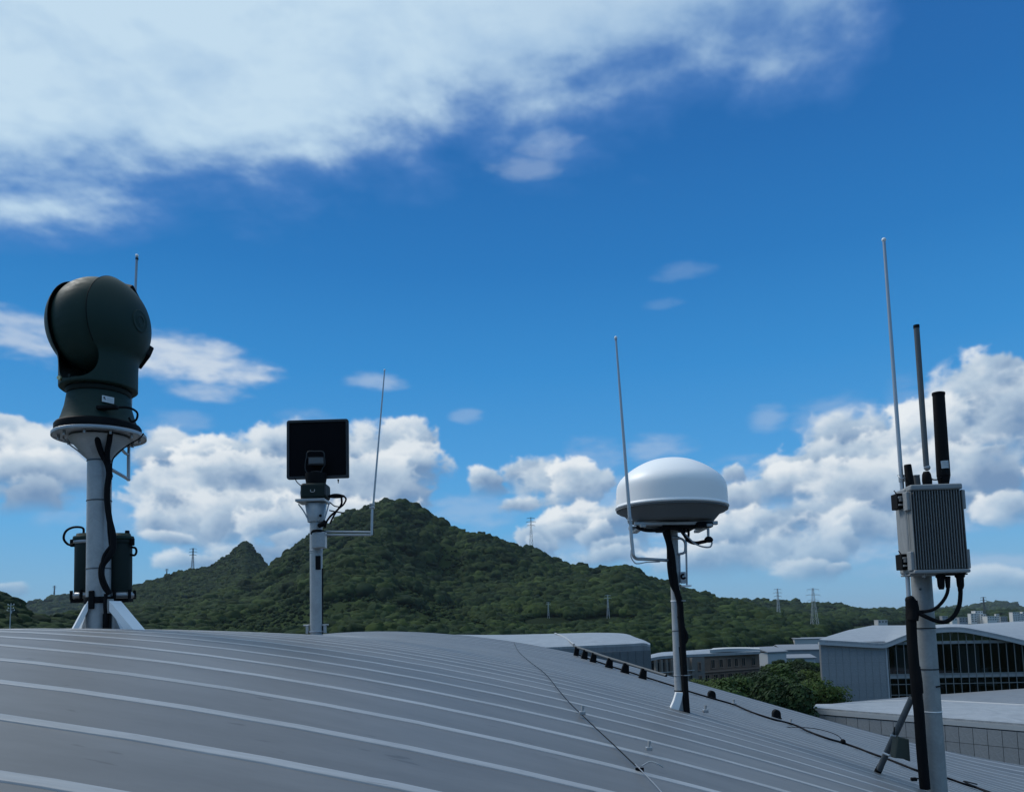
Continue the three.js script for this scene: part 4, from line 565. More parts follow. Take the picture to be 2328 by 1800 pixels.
  mesh('strap', rbox(0.042, 0.14, 0.02, 0.008).translate(L(223, 1364).x, L(223, 1364).y, 0.1), M.black, harness);
  mesh('strap', rbox(0.05, 0.16, 0.05, 0.008).translate(L(252, 1418).x, L(252, 1418).y, 0.06), M.black, harness);
  mesh('conduit', cyl(L(248, 1445, 0.02), L(248, 1362, 0.02), 0.03, 0.03, 16), M.galv, harness);

  // equipment canisters either side, behind the pole
  const canister = (px, rpx, dz, side, label) => {
    const c = L(px, 1348, dz), r = F.s(px, 1280, rpx), t = F.thing('equipment_canister', label, 'canister', c, 'canisters behind the left mast'), h = L(px, 1228, dz).y - c.y;
    mesh('body', lathe([[0, 0], [r, 0], [r, h], [0, h]], 40), M.greenDark, t);
    mesh('lid', lathe([[0, h + 0.05], [r * 0.86, h + 0.05], [r * 0.9, h + 0.032], [r * 1.13, h + 0.028], [r * 1.15, h + 0.012], [r * 1.15, h + 0.002], [r * 1.02, h - 0.004]], 40), M.green, t);
    mesh('clamp_ring', lathe([[r * 1.0, h - 0.03], [r * 1.1, h - 0.026], [r * 1.1, h - 0.006], [r * 1.0, h - 0.004]], 40), side < 0 ? M.steel : M.greenDark, t);
    mesh('base_flange', lathe([[0, -0.04], [r * 1.16, -0.04], [r * 1.16, -0.012], [r * 1.02, 0.004], [0, 0.004]], 40), M.steel, t);
    for (let i = 0; i < 6; i++) { const a = i * 1.047 + 0.4; mesh('flange_bolt', cyl(V(Math.cos(a) * r * 1.2, -0.05, Math.sin(a) * r * 1.2), V(Math.cos(a) * r * 1.2, 0.02, Math.sin(a) * r * 1.2), 0.012, 0.012, 8), M.black, t); }
    mesh('mount_bracket', rbox(r * 2.2, 0.03, r * 0.9, 0.005, 0, -0.06, 0.02), M.black, t);
    const x = side * r * 1.2; mesh('latch', rbox(0.03, 0.06, 0.03, 0.008, x, h - 0.02, 0.02), M.black, t);
    if (side < 0) mesh('handle', tube([V(x + 0.1, h + 0.045, 0.04), V(x + 0.1, h + 0.09, 0.05), V(x + 0.03, h + 0.1, 0.06), V(x - 0.03, h + 0.07, 0.06), V(x - 0.045, h + 0.01, 0.06), V(x - 0.01, h - 0.035, 0.05), V(x + 0.04, h - 0.03, 0.05)], 0.009, 50, 8), M.black, t);
    else { mesh('handle', tube([V(x - 0.015, h - 0.06, 0.01), V(x + 0.02, h - 0.07, 0.01), V(x + 0.028, h - 0.1, 0.01), V(x + 0.015, h - 0.125, 0.01), V(x - 0.02, h - 0.12, 0.01)], 0.009, 30, 8), M.black, t); mesh('knob', cyl(V(x - 0.05, h + 0.04, 0), V(x - 0.05, h + 0.075, 0), 0.02, 0.016, 12), M.black, t); }
  };
  canister(196, 26, -0.14, -1, 'dark green canister with a loop handle, partly hidden left of the mast');
  canister(271, 26.5, -0.13, 1, 'dark green canister with a side ring, right of the left mast');

  // lightning rod behind the turret
  const rod = F.thing('lightning_rod', 'slender silver rod rising behind the ball turret on a bent arm', 'lightning rod', L(258, 1068, -0.05)), ro = rod.o, dz = -0.3;
  mesh('arm', tube(F.pts(ro, [[252, 1067, -0.04], [275, 1080, -0.15], [292, 1090, dz]]), 0.014, 30, 10), M.rod, rod);
  mesh('riser', cyl(L(291, 1093, dz).sub(ro), L(291.5, 1030, dz).sub(ro), 0.0135, 0.0135, 14), M.rod, rod);
  mesh('link', tube(F.pts(ro, [[292, 1034, dz], [284, 1030, -0.2], [275, 1020, -0.1]]), 0.012, 16, 8), M.rod, rod);
  mesh('shaft', cyl(L(291.5, 1035, dz).sub(ro), L(310.3, 584, dz).sub(ro), 0.012, 0.0095, 14), M.steel, rod);
  { const p = L(310.5, 581, dz).sub(ro); mesh('tip', ball(0.0135, p.x, p.y, p.z, 16), M.white, rod); mesh('tip_collar', cyl(V(p.x, p.y - 0.035, p.z), V(p.x, p.y - 0.022, p.z), 0.0125, 0.0125, 12), M.black, rod); }
}

// --- flat panel antenna on a slim mast
{
  const D = 9.5, F = frame([719, 1443], [718, 1150], D), L = F.L, Z = V(0, 0, 0), pr = F.s(719, 1300, 14.2), S = (n) => F.s(719, 1100, n);
  const mast = F.thing('steel_mast', 'slim galvanised mast at the roof edge under the square black panel', 'mast');
  const y = (py) => L(719, py).y;
  mesh('pole', cyl(V(0, -0.12, 0), V(0, y(1186), 0), pr, pr, 32), M.galv, mast);
  for (const py of [1252, 1256]) mesh('clamp_band', lathe([[pr, -0.006], [pr + 0.006, -0.005], [pr + 0.006, 0.005], [pr, 0.006]], 32).translate(0, y(py), 0), M.steel, mast);
  mesh('base_clamp', lathe([[pr, 0], [pr + 0.012, 0], [pr + 0.012, S(4)], [pr, S(4)]], 32).translate(0, y(1438), 0), M.steel, mast);
  for (const sx of [-1, 1]) { const x = sx * (pr + 0.03); mesh('base_bracket', rbox(0.03, S(19), 0.05, 0.005, x, y(1430), 0.01), M.galv, mast); mesh('base_bolt', cyl(V(x - 0.03 * sx, y(1421), 0.02), V(x + 0.045 * sx, y(1421), 0.02), 0.012, 0.012, 10), M.steel, mast); }
  mesh('collar', lathe([[S(19), y(1187)], [S(19), y(1187) + 0.002], [S(24.5), y(1146)], [0, y(1146)]], 8).rotateY(0.39), M.galv, mast);
  mesh('top_plate', rbox(S(66), S(6), S(56), 0.006, L(711, 1142).x, y(1140), 0), M.steel, mast);
  for (const sx of [-1, 1]) mesh('stay', tube(F.pts(Z, sx < 0 ? [[678, 1146, 0.02], [690, 1162, 0.05], [703, 1187, 0.06]] : [[747, 1146, 0.02], [742, 1165, 0.05], [735, 1187, 0.06]]), 0.009, 14, 6), M.rod, mast);
  const jb = L(726, 1228, 0.1); mesh('junction_box', rbox(S(29), S(36), 0.11, 0.006, jb.x, jb.y, jb.z), M.galv, mast); mesh('box_door', rbox(S(18), S(33), 0.012, 0.004, jb.x + S(4.5), jb.y, jb.z + 0.058), M.steel, mast);
  mesh('sleeve', rbox(S(11), S(31), 0.03, 0.006, L(726, 1280).x, L(726, 1280).y, pr * 0.9), M.black, mast);
  mesh('conduit', cyl(L(732.5, 1440, 0.01), L(732.5, 1292, 0.01), 0.011, 0.011, 10), M.black, mast);
  mesh('port_plug', cyl(L(728, 1172, 0.12), L(728, 1172, 0.15), 0.018, 0.018, 12), M.black, mast);

  const pan = F.thing('panel_antenna', 'square black panel antenna seen from behind on its pan head', 'antenna', V(0, y(1139), 0)), o = pan.o;
  const c = L(717, 1016.5).sub(o), w = S(141), h = F.s(717, 1016, 136), front = -0.16;
  mesh('panel', rbox(w * 0.985, h * 0.985, 0.1, 0.02, c.x, c.y, front), M.panel, pan);
  const rim = new THREE.Shape(), rr = 0.03; const rect = (q, W2, H2, r) => { q.moveTo(-W2 + r, -H2); q.lineTo(W2 - r, -H2); q.quadraticCurveTo(W2, -H2, W2, -H2 + r); q.lineTo(W2, H2 - r); q.quadraticCurveTo(W2, H2, W2 - r, H2); q.lineTo(-W2 + r, H2); q.quadraticCurveTo(-W2, H2, -W2, H2 - r); q.lineTo(-W2, -H2 + r); q.quadraticCurveTo(-W2, -H2, -W2 + r, -H2); };
  rect(rim, w / 2, h / 2, rr); const hole = new THREE.Path(); rect(hole, w / 2 - 0.022, h / 2 - 0.022, rr * 0.7); rim.holes.push(hole);
  const rg = new THREE.ExtrudeGeometry(rim, { depth: 0.03, bevelEnabled: true, bevelSize: 0.006, bevelThickness: 0.006, bevelSegments: 2 }); rg.translate(c.x, c.y, front + 0.03); mesh('rim', rg, M.panelRim, pan);
  // bracket on the back
  const bx = (px, py, wp, hp, d, z, m, name) => { const p = L(px, py).sub(o); return mesh(name, rbox(S(wp), S(hp), d, Math.min(0.006, d / 2.2), p.x, p.y, z), m, pan); };
  const bk = front + 0.05;
  bx(718, 1047, 34, 14, 0.05, bk + 0.09, M.fibre, 'bracket_plate'); bx(718, 1047, 38, 18, 0.04, bk + 0.06, M.black, 'bracket_frame'); bx(717, 1075, 26, 9, 0.05, bk + 0.08, M.black, 'bracket_foot');
  const hp = (list, r, m, name, z) => mesh(name, tube(F.pts(o, list.map(([a, b]) => [a, b, z])), r, 40, 7), m, pan);
  hp([[697, 1035], [697, 1031], [701, 1026.5], [717, 1026], [733, 1026.5], [736.5, 1031], [737, 1037]], 0.008, M.panelRim, 'handle', bk + 0.1);
  hp([[697, 1035], [694, 1050], [694, 1068], [700, 1077], [704, 1082]], 0.006, M.panelRim, 'bracket_rail', bk + 0.1);
  hp([[737, 1037], [738, 1056], [732, 1066], [730, 1079]], 0.006, M.panelRim, 'bracket_rail', bk + 0.1);
  hp([[704, 1079], [705, 1074], [729, 1073], [730, 1080]], 0.006, M.panelRim, 'bracket_rail', bk + 0.12);
  hp([[699, 1040], [718, 1039], [737, 1040]], 0.006, M.panelRim, 'bracket_rail', bk + 0.11); hp([[699, 1056], [718, 1056], [737, 1056]], 0.006, M.panelRim, 'bracket_rail', bk + 0.11);
  { const p = L(762, 1086).sub(o); mesh('drain_plug', cyl(V(p.x, p.y + 0.01, front), V(p.x, p.y - S(8), front), 0.012, 0.003, 10), M.black, pan); }
  // pan and tilt head
  const n0 = L(717, 1085).sub(o).y, n1 = L(717, 1101).sub(o).y; mesh('tilt_neck', lathe([[S(24), n0 + 0.05], [S(24), n0 - 0.01], [S(21.5), n1 - 0.01]], 24).translate(L(717, 1090).x, 0, -0.02), M.black, pan);
  const g0 = L(717, 1101).sub(o).y, g1 = L(717, 1137).sub(o).y, gx = L(717, 1120).x; mesh('pan_head', rbox(S(58), g0 - g1, S(50), 0.04, gx, (g0 + g1) / 2, 0), M.greenDark, pan);
  mesh('head_slot', rbox(S(4), (g0 - g1) * 0.6, 0.02, 0.006, gx + S(27.5), (g0 + g1) / 2, S(23)), M.panelRim, pan); mesh('head_latch', tube([V(gx - 0.025, (g0 + g1) / 2 + 0.01, S(26)), V(gx - 0.022, (g0 + g1) / 2 - 0.015, S(26) + 0.01), V(gx, (g0 + g1) / 2 - 0.022, S(26) + 0.012), V(gx + 0.022, (g0 + g1) / 2 - 0.015, S(26) + 0.01), V(gx + 0.025, (g0 + g1) / 2 + 0.012, S(26))], 0.004, 24, 6), M.steel, pan);
  hp([[669, 1086], [675, 1096], [686, 1106], [692, 1112]], 0.006, M.rubber, 'signal_cable', -0.03); hp([[692, 1107], [684, 1115], [684, 1130], [686, 1142]], 0.006, M.rubber, 'signal_cable', 0.08);

  const cab = F.thing('cable_harness', 'looped black cables at the right of the panel pan head', 'cable', V(0, y(1139), 0)), q = cab.o;
  const ct = (l, r, name = 'cable') => mesh(name, tube(F.pts(q, l), r, 60, 8), M.rubber, cab);
  ct([[745, 1128, 0.1], [760, 1124, 0.1], [776, 1126, 0.1], [786, 1133, 0.1], [781, 1146, 0.1], [768, 1158, 0.1], [757, 1175, 0.1], [750, 1190, 0.1]], 0.011);
  ct([[776, 1131, 0.1], [776, 1145, 0.1], [766, 1160, 0.1], [752, 1172, 0.1], [741, 1188, 0.1], [738, 1200, 0.1]], 0.013); ct([[750, 1142, 0.1], [760, 1150, 0.12], [770, 1152, 0.1]], 0.007); ct([[748, 1160, 0.06], [762, 1163, 0.06], [782, 1166, 0.05]], 0.008); ct([[740, 1185, 0.12], [735, 1190, 0.13], [725, 1195, 0.1]], 0.03, 'cable_boot');
  { const g = new THREE.SphereGeometry(S(20), 20, 12); g.scale(1, 0.22, 0.5); const p = L(764, 1128, 0.06).sub(q); g.translate(p.x, p.y, p.z); mesh('cable_cover', g, M.black, cab); }

  const rod = F.thing('lightning_rod', 'thin silver rod on a square bent double tube arm beside the panel', 'lightning rod', V(0, y(1212), 0)), ro = rod.o;
  const lt = (l, r, name, m = M.rod) => mesh(name, tube(F.pts(ro, l), r, 60, 10), m, rod);
  mesh('arm', [cyl(L(735, 1215.5, 0.05).sub(ro), L(843, 1216, 0.05).sub(ro), S(2.4), S(2.4), 12), ball(S(2.4), ...L(844.5, 1214.5, 0.05).sub(ro).toArray(), 10)], M.rod, rod);
  mesh('arm', cyl(L(712, 1207.5, 0.05).sub(ro), L(842, 1209.5, 0.05).sub(ro), S(2.3), S(2.3), 12), M.rod, rod);
  mesh('riser', cyl(L(844.5, 1216, 0.05).sub(ro), L(846, 1149, 0.05).sub(ro), S(2.8), S(2.8), 12), M.rod, rod);
  lt([[708, 1213, 0.12], [712, 1207, 0.16], [726, 1206, 0.16], [738, 1209, 0.1]], 0.016, 'clamp', M.black);
  for (const py of [1147, 1154]) { const p = L(845.5, py, 0.05).sub(ro); mesh('clamp_bolt', cyl(V(p.x - 0.03, p.y, p.z), V(p.x + 0.03, p.y, p.z), 0.018, 0.018, 10), M.steel, rod); }
  mesh('shaft', cyl(L(848, 1152, 0.05).sub(ro), L(874, 843, 0.05).sub(ro), S(2.4), S(1.5), 12), M.rod, rod);
  { const p = L(874.2, 841, 0.05).sub(ro); mesh('tip', ball(S(2.2), p.x, p.y, p.z, 12), M.white, rod); }
}

// --- white dome on a leaning pole
{
  const D = 6.95, F = frame([1546, 1612], [1530, 1195], D), L = F.L, pr = F.s(1540, 1400, 10.5), S = (n) => F.s(1530, 1160, n), Z = V(0, 0, 0), y = (px, py) => L(px, py).y;
  const mast = F.thing('steel_mast', 'pale steel pole with a white flared foot under the white dome', 'mast');
  mesh('pole', cyl(V(0, -0.02, 0), V(0, y(1530, 1183), 0), pr, pr, 32), M.galv, mast);
  for (const [px, py, m] of [[1537, 1366, M.white], [1538, 1434, M.fibre], [1541, 1535, M.steel], [1543, 1570, M.black]]) mesh('band', lathe([[pr, -0.005], [pr + 0.004, -0.004], [pr + 0.004, 0.004], [pr, 0.005]], 28).translate(0, y(px, py), 0), m, mast);
  { const s = new THREE.Shape(), a = (px, py) => { const p = L(px, py); return [p.x, p.y]; }; s.moveTo(...a(1535, 1573)); s.lineTo(...a(1549, 1573)); s.quadraticCurveTo(...a(1547, 1592), ...a(1538, 1618)); s.lineTo(...a(1520, 1612)); s.quadraticCurveTo(...a(1531, 1592), ...a(1535, 1573)); const g = new THREE.ExtrudeGeometry(s, { depth: 0.05, bevelEnabled: true, bevelSize: 0.003, bevelThickness: 0.003, bevelSegments: 1 }); g.translate(0, 0, 0.01); mesh('foot_brace', g, M.white, mast);
    const f = new THREE.Shape(); f.moveTo(...a(1548, 1573)); f.lineTo(...a(1552, 1574)); f.lineTo(...a(1554, 1622)); f.lineTo(...a(1536, 1617)); f.closePath(); const g2 = new THREE.ExtrudeGeometry(f, { depth: 0.03, bevelEnabled: false }); g2.translate(0, 0, 0.01); mesh('foot_plate', g2, M.galv, mast); }
  // loop frame at the upper right of the pole
  const fr = (l, r, m = M.rod, name = 'side_frame') => mesh(name, tube(F.pts(Z, l), r, 50, 8), m, mast);
  fr([[1541, 1222, 0.03], [1552, 1226, 0.03], [1557, 1232, 0.03], [1558, 1250, 0.03], [1556, 1256, 0.03], [1543, 1260, 0.03]], 0.011); fr([[1560, 1225, 0.0], [1562, 1330, 0.0]], 0.009); fr([[1545, 1260, 0.0], [1547, 1325, 0.02]], 0.008);
  mesh('collar', lathe([[pr, -0.02], [pr * 1.35, -0.018], [pr * 1.35, 0.006], [pr * 1.05, 0.012]], 28).translate(0, y(1531, 1222), 0), M.steel, mast);
  { const p = L(1553, 1313, 0.05); mesh('bracket_plate', rbox(S(12), S(26), 0.02, 0.006, p.x, p.y, p.z), M.steel, mast); const t = new THREE.TorusGeometry(S(4.6), 0.009, 8, 20, 4.7); t.rotateZ(1.2); t.translate(p.x, p.y + 0.01, p.z + 0.016); mesh('hook_ring', t, M.black, mast); mesh('shelf', rbox(S(22), 0.014, 0.07, 0.004, L(1558, 1332).x, L(1558, 1332).y, 0.03), M.white, mast); }
  const slv = F.thing('cable_sleeve', 'black cable sleeve wrapped down beside the dome pole', 'cable sleeve'), sl = (l, r, seg = 90) => mesh('sleeve', tube(F.pts(Z, l), r, seg, 12), M.rubber, slv);
  sl([[1517, 1198, 0.1], [1519, 1222, 0.1], [1527, 1258, 0.1], [1532, 1300, 0.09], [1538, 1340, 0.07], [1546, 1370, 0.055], [1548, 1400, 0.05], [1551, 1440, 0.05], [1553, 1480, 0.05], [1556, 1530, 0.05], [1559, 1580, 0.05], [1562, 1621, 0.05]], S(7.2));
  sl([[1512, 1210, 0.06], [1521, 1240, 0.09], [1523, 1290, 0.09], [1530, 1330, 0.07], [1538, 1345, 0.06]], S(6)); sl([[1545, 1400, 0.05], [1553, 1428, 0.06], [1559, 1442, 0.05], [1560, 1452, 0.05], [1555, 1462, 0.05]], S(5.5), 40); sl([[1548, 1470, 0.03], [1552, 1520, 0.03], [1556, 1570, 0.03], [1560, 1618, 0.03]], S(6), 40);
  for (const [px, py] of [[1541, 1366], [1551, 1534]]) { const p = L(px, py); mesh('tie', lathe([[S(10), -0.004], [S(10) + 0.004, 0], [S(10), 0.004]], 24).translate(p.x + 0.02, p.y, 0.04), M.steel, slv); }
  // dome
  const R = F.s(1528, 1150, 126.5), o = L(1528, 1186), dome = F.thing('radome', 'big white antenna dome with a grey underside on the leaning pole', 'radome', o), rimY = L(1528, 1153).y - o.y;
  dome.rotation.z -= 0.006;
  const p = [[R * 0.94, rimY - 0.02], [R * 1.003, rimY - 0.012], [R * 1.003, rimY], [R * 0.987, rimY + 0.012]]; p.push(...new THREE.SplineCurve([[0.985, 0.03], [0.983, 0.15], [0.978, 0.3], [0.962, 0.39], [0.922, 0.472], [0.85, 0.555], [0.72, 0.66], [0.57, 0.75], [0.4, 0.825], [0.2, 0.872], [0, 0.886]].map(([x, y2]) => new THREE.Vector2(x * R, rimY + y2 * R))).getPoints(60).map((q) => [Math.max(0, q.x), q.y])); p[p.length - 1][0] = 0;
  mesh('dome', lathe(p, 96), M.dome, dome);
  mesh('rim_gasket', lathe([[R * 0.9, rimY - 0.021], [R * 0.99, rimY - 0.021], [R * 0.985, rimY - 0.036], [R * 0.9, rimY - 0.036]], 80), M.domePan, dome);
  mesh('base_pan', lathe([[R * 0.96, rimY - 0.03], [R * 0.94, rimY - 0.05], [R * 0.86, rimY - 0.06], [R * 0.73, rimY - 0.135], [R * 0.69, rimY - 0.14], [0, rimY - 0.14]], 80), M.domePan, dome);
  const sy = rimY - 0.167; for (const dz of [-0.16, 0.16]) mesh('support_bar', rbox(R * 1.46, 0.032, 0.045, 0.006, 0.0, sy, dz), M.steel, dome); mesh('support_bar', rbox(0.05, 0.028, 0.5, 0.006, -R * 0.6, sy - 0.028, 0), M.galv, dome); mesh('support_bar', rbox(0.05, 0.028, 0.5, 0.006, R * 0.55, sy - 0.028, 0), M.galv, dome);
  mesh('mount_plate', rbox(0.3, 0.03, 0.36, 0.006, 0.03, sy - 0.03, 0), M.black, dome);
  const dt = (l, r, m = M.rubber) => mesh('cable', tube(F.pts(o, l), r, 60, 8), m, dome);
  dt([[1447, 1198, 0.2], [1465, 1205, 0.22], [1490, 1206, 0.22], [1510, 1202, 0.2], [1530, 1198, 0.15]], 0.016); dt([[1520, 1200, 0.17], [1545, 1203, 0.18], [1556, 1215, 0.18], [1565, 1228, 0.18], [1580, 1234, 0.18], [1600, 1231, 0.18], [1612, 1228, 0.18]], 0.016); dt([[1553, 1208, 0.18], [1566, 1222, 0.2], [1582, 1236, 0.2], [1602, 1243, 0.2], [1616, 1242, 0.2], [1620, 1232, 0.2]], 0.007, M.steel); dt([[1556, 1200, 0.15], [1557, 1215, 0.17], [1564, 1222, 0.16], [1566, 1210, 0.12], [1564, 1200, 0.1]], 0.011);
  { const a = L(1607, 1195, 0.2).sub(o), b = L(1611, 1222, 0.2).sub(o); mesh('sensor_bracket', rbox(0.14, 0.05, 0.08, 0.012, a.x - 0.02, a.y + 0.01, a.z), M.black, dome); mesh('sensor_stem', cyl(V(a.x + 0.012, a.y, a.z), V(b.x, b.y, b.z), 0.013, 0.011, 12), M.steel, dome); mesh('sensor', lathe([[0, 0.018], [0.02, 0.015], [0.035, 0.0], [0.04, -0.015], [0.03, -0.035], [0, -0.038]], 24).translate(b.x + 0.002, b.y - 0.005, b.z), M.black, dome); }
  // lightning rod on an L arm
  const rod = F.thing('lightning_rod', 'tall silver rod on an L shaped arm crossing in front of the white dome', 'lightning rod', L(1520, 1274, 0.1)), ro = rod.o, z1 = 0.55;
  mesh('arm', tube(F.pts(ro, [[1521, 1274, 0.08], [1490, 1272, 0.25], [1462, 1270.5, 0.42], [1446, 1269, 0.52], [1440.5, 1263, z1], [1439, 1252, z1], [1436, 1225, z1], [1433.5, 1186, z1]]), S(3.6), 90, 14), M.rod, rod);
  mesh('clamp', cyl(L(1433, 1190, z1).sub(ro), L(1432, 1176, z1).sub(ro), S(5), S(5), 14), M.steel, rod); mesh('clamp_bolt', cyl(L(1427, 1184, z1 + 0.01).sub(ro), L(1438, 1183, z1 + 0.01).sub(ro), 0.01, 0.01, 8), M.rod, rod);
  mesh('shaft', cyl(L(1432.5, 1182, z1).sub(ro), L(1400.6, 772, z1).sub(ro), S(3.8), S(2.0), 14), M.rod, rod);
  { const q = L(1400.2, 767.5, z1).sub(ro); mesh('tip', ball(S(3.4), q.x, q.y, q.z, 14), M.white, rod); mesh('tip_collar', cyl(L(1400.4, 773, z1).sub(ro), L(1400.3, 769, z1).sub(ro), S(2.8), S(2.8), 12), M.steel, rod); }
  mesh('earth_wire', tube(F.pts(ro, [[1435, 1250, z1 + 0.02], [1435, 1266, z1 + 0.02], [1442, 1278, z1], [1452, 1281, 0.45], [1470, 1278, 0.35], [1500, 1277, 0.2]]), 0.005, 40, 6), M.rod, rod);
}

// --- right: radio unit with antennas on a round pole
{
  const D = 6.15, F = frame([2131, 1800], [2080, 1110], D), L = F.L, pr = F.s(2110, 1600, 22), S = (n) => F.s(2090, 1250, n), Z = V(0, 0, 0);
  const ax = (py) => { const a = L(2131, 1800), t = L(2080, 1110); return V(0, L(2100, py).y, 0); };
  const mast = F.thing('steel_mast', 'round grey pole at right carrying the finned radio unit', 'mast');
  mesh('pole', cyl(V(0, -0.12, 0), V(0, L(2078, 1120).y, 0), pr, pr, 40), M.pole, mast);
  for (const [py, m] of [[1428, M.black], [1521, M.black], [1617, M.white]]) mesh('band', lathe([[pr, -0.004], [pr + 0.004, -0.003], [pr + 0.004, 0.003], [pr, 0.004]], 40).translate(0, ax(py).y, 0), m, mast);
  { const p = L(2082, 1340); mesh('rivet', cyl(V(-0.045, p.y, pr * 0.78), V(-0.047, p.y, pr * 0.86), 0.009, 0.009, 12), M.fibre, mast); const k = L(2105, 1560).y; mesh('hook', tube([V(0.01, k, pr), V(0.04, k + 0.005, pr * 1.04), V(0.07, k - 0.004, pr * 0.9)], 0.006, 14, 6), M.black, mast); }
  const slv = F.thing('cable_sleeve', 'black cable sleeve running down the left of the right pole', 'cable sleeve'), sp = (l, r, seg, m = M.rubber, name = 'sleeve') => mesh(name, tube(F.pts(Z, l), r, seg, 14), m, slv);
  sp([[2071, 1362, 0.1], [2072, 1400, 0.11], [2074, 1450, 0.11], [2078, 1500, 0.12], [2084, 1560, 0.125], [2090, 1620, 0.125], [2095, 1690, 0.12], [2101, 1760, 0.11], [2104, 1792, 0.1]], S(11), 120);
  sp([[2073, 1366, 0.12], [2077, 1388, 0.12], [2075, 1410, 0.12]], S(12.5), 30); sp([[2083, 1515, 0.13], [2088, 1550, 0.14], [2090, 1575, 0.13]], S(9), 30);
  mesh('end_cap', ball(S(10.5), ...L(2070, 1364, 0.1).toArray(), 16), M.black, slv);
  sp([[2062, 1360, 0.1], [2065, 1450, 0.1], [2070, 1520, 0.11], [2075, 1584, 0.11]], 0.008, 40);

  const strut = F.thing('support_strut', 'dark diagonal tube strut propping the right pole, with a pouch tied on', 'strut', L(1999, 1749, 0.1)), so = strut.o;
  mesh('tube', cyl(L(1998, 1752, -0.35).sub(so), L(2074, 1586, 0.1).sub(so), S(7), S(6.6), 18), M.fibre, strut); mesh('foot', cyl(L(1995, 1757, -0.36).sub(so), L(2003, 1741, -0.33).sub(so), S(8), S(7.6), 16), M.black, strut);
  { const a = L(2033, 1672, -0.1).sub(so), sh = new THREE.Shape(), q = (px, py) => { const v = L(px, py, -0.1).sub(so); return [v.x, v.y]; }; sh.moveTo(...q(2028, 1672)); sh.lineTo(...q(2049, 1678)); sh.lineTo(...q(2052.5, 1722)); sh.lineTo(...q(2043, 1717)); sh.lineTo(...q(2022, 1715)); sh.closePath(); const g = new THREE.ExtrudeGeometry(sh, { depth: 0.06, bevelEnabled: true, bevelSize: 0.01, bevelThickness: 0.015, bevelSegments: 3 }); g.translate(0, 0, a.z + 0.04); mesh('pouch', g, M.olive, strut);
    mesh('pouch_strap', cyl(L(2026, 1671, -0.02).sub(so), L(2051, 1678, -0.02).sub(so), 0.009, 0.009, 8), M.rod, strut); mesh('pouch_strap', cyl(L(2010, 1712, -0.1).sub(so), L(2024, 1718, -0.02).sub(so), 0.009, 0.009, 8), M.rod, strut); mesh('strap_end', cyl(L(2033, 1672, -0.02).sub(so), L(2034.5, 1652, -0.02).sub(so), 0.006, 0.003, 6), M.black, strut); }

  // radio unit
  const c = L(2132, 1204, 0.22), o = L(2132, 1300, 0.22), radio = F.thing('radio_unit', 'grey finned radio box with bottom cables mounted on the right pole', 'radio', o), w = 0.405, h = S(191), d = 0.2, yaw = -0.1; radio.rotateY(yaw);
  const cy = c.y - o.y;
  mesh('housing', rbox(w, h, d, 0.02, 0, cy, -d / 2), M.radio, radio);
  mesh('heat_sink_bed', rbox(w * 0.955, h * 0.93, 0.03, 0.008, 0, cy - 0.005, 0.012), M.finBed, radio);
  const nf = 20; for (let i = 0; i < nf; i++) { const x = (i / (nf - 1) - 0.5) * w * 0.92, rr = rng(50 + i), g = box(0.0052, h * 0.895, 0.06, 0, 0, 0); g.rotateZ((rr() - 0.5) * 0.004); g.translate(x, cy - 0.006, 0.056); mesh('cooling_fin', g, M.fin, radio); }
  mesh('top_shroud', rbox(w * 0.94, S(13), 0.1, 0.014, 0, cy + h * 0.478, 0.045), M.radio, radio); mesh('bottom_shroud', rbox(w * 1.0, S(8), 0.105, 0.01, 0, cy - h * 0.485, 0.04), M.radio, radio);
  for (const [sx, y0, hh] of [[1, 0.33, 0.22], [1, -0.35, 0.22], [-1, 0.33, 0.22], [-1, -0.36, 0.22]]) mesh('side_lug', rbox(0.03, h * hh, 0.075, 0.008, sx * (w / 2 - 0.002), cy + h * y0, 0.035), M.radio, radio);
  mesh('seam_flange', rbox(w * 1.02, 0.014, d * 0.9, 0.004, 0, cy - h * 0.5 - 0.008, -d * 0.4), M.radio, radio);
  for (const [x, z] of [[0.02, 0], [0.16, 0]]) { mesh('gland', lathe([[0.034, 0], [0.036, -0.02], [0.027, -0.03], [0.025, -0.09], [0.017, -0.115]], 20).translate(x, cy - h * 0.5 - 0.01, z), M.black, radio); }
  mesh('stud', cyl(V(-0.1, cy - h * 0.5 - 0.03, 0), V(-0.1, cy - h * 0.5, 0), 0.012, 0.012, 10), M.galv, radio); mesh('gasket_strip', rbox(0.15, 0.012, 0.05, 0.004, 0.13, cy - h * 0.5 - 0.012, 0.01), M.black, radio);
  // clamps to the pole side
  const clampAt = (px, py, label) => { const p = L(px, py, 0.12), t = F.thing('pole_clamp', label, 'clamp', p, 'radio pole clamps'); mesh('bracket', rbox(S(13), S(35), 0.1, 0.006), M.black, t); mesh('jaw', rbox(S(8), S(12), 0.12, 0.005, S(1), S(4), 0.02), M.fibre, t); mesh('bolt', cyl(V(-S(5), S(8), 0.06), V(S(20), S(8), 0.06), 0.007, 0.007, 8), M.steel, t); mesh('bolt', cyl(V(-S(5), -S(9), 0.06), V(S(20), -S(9), 0.06), 0.007, 0.007, 8), M.steel, t); mesh('nut', cyl(V(S(15), S(8), 0.06), V(S(18), S(8), 0.06), 0.014, 0.014, 6), M.black, t); mesh('strap', tube([V(0, S(18), 0), V(-S(5), S(21), 0.02), V(-S(8), S(25), 0.02)], 0.004, 12, 5), M.black, t); };
  clampAt(2040, 1141, 'dark bolted clamp at the upper left of the finned radio box'); clampAt(2050.5, 1278, 'dark bolted clamp at the lower left of the finned radio box');
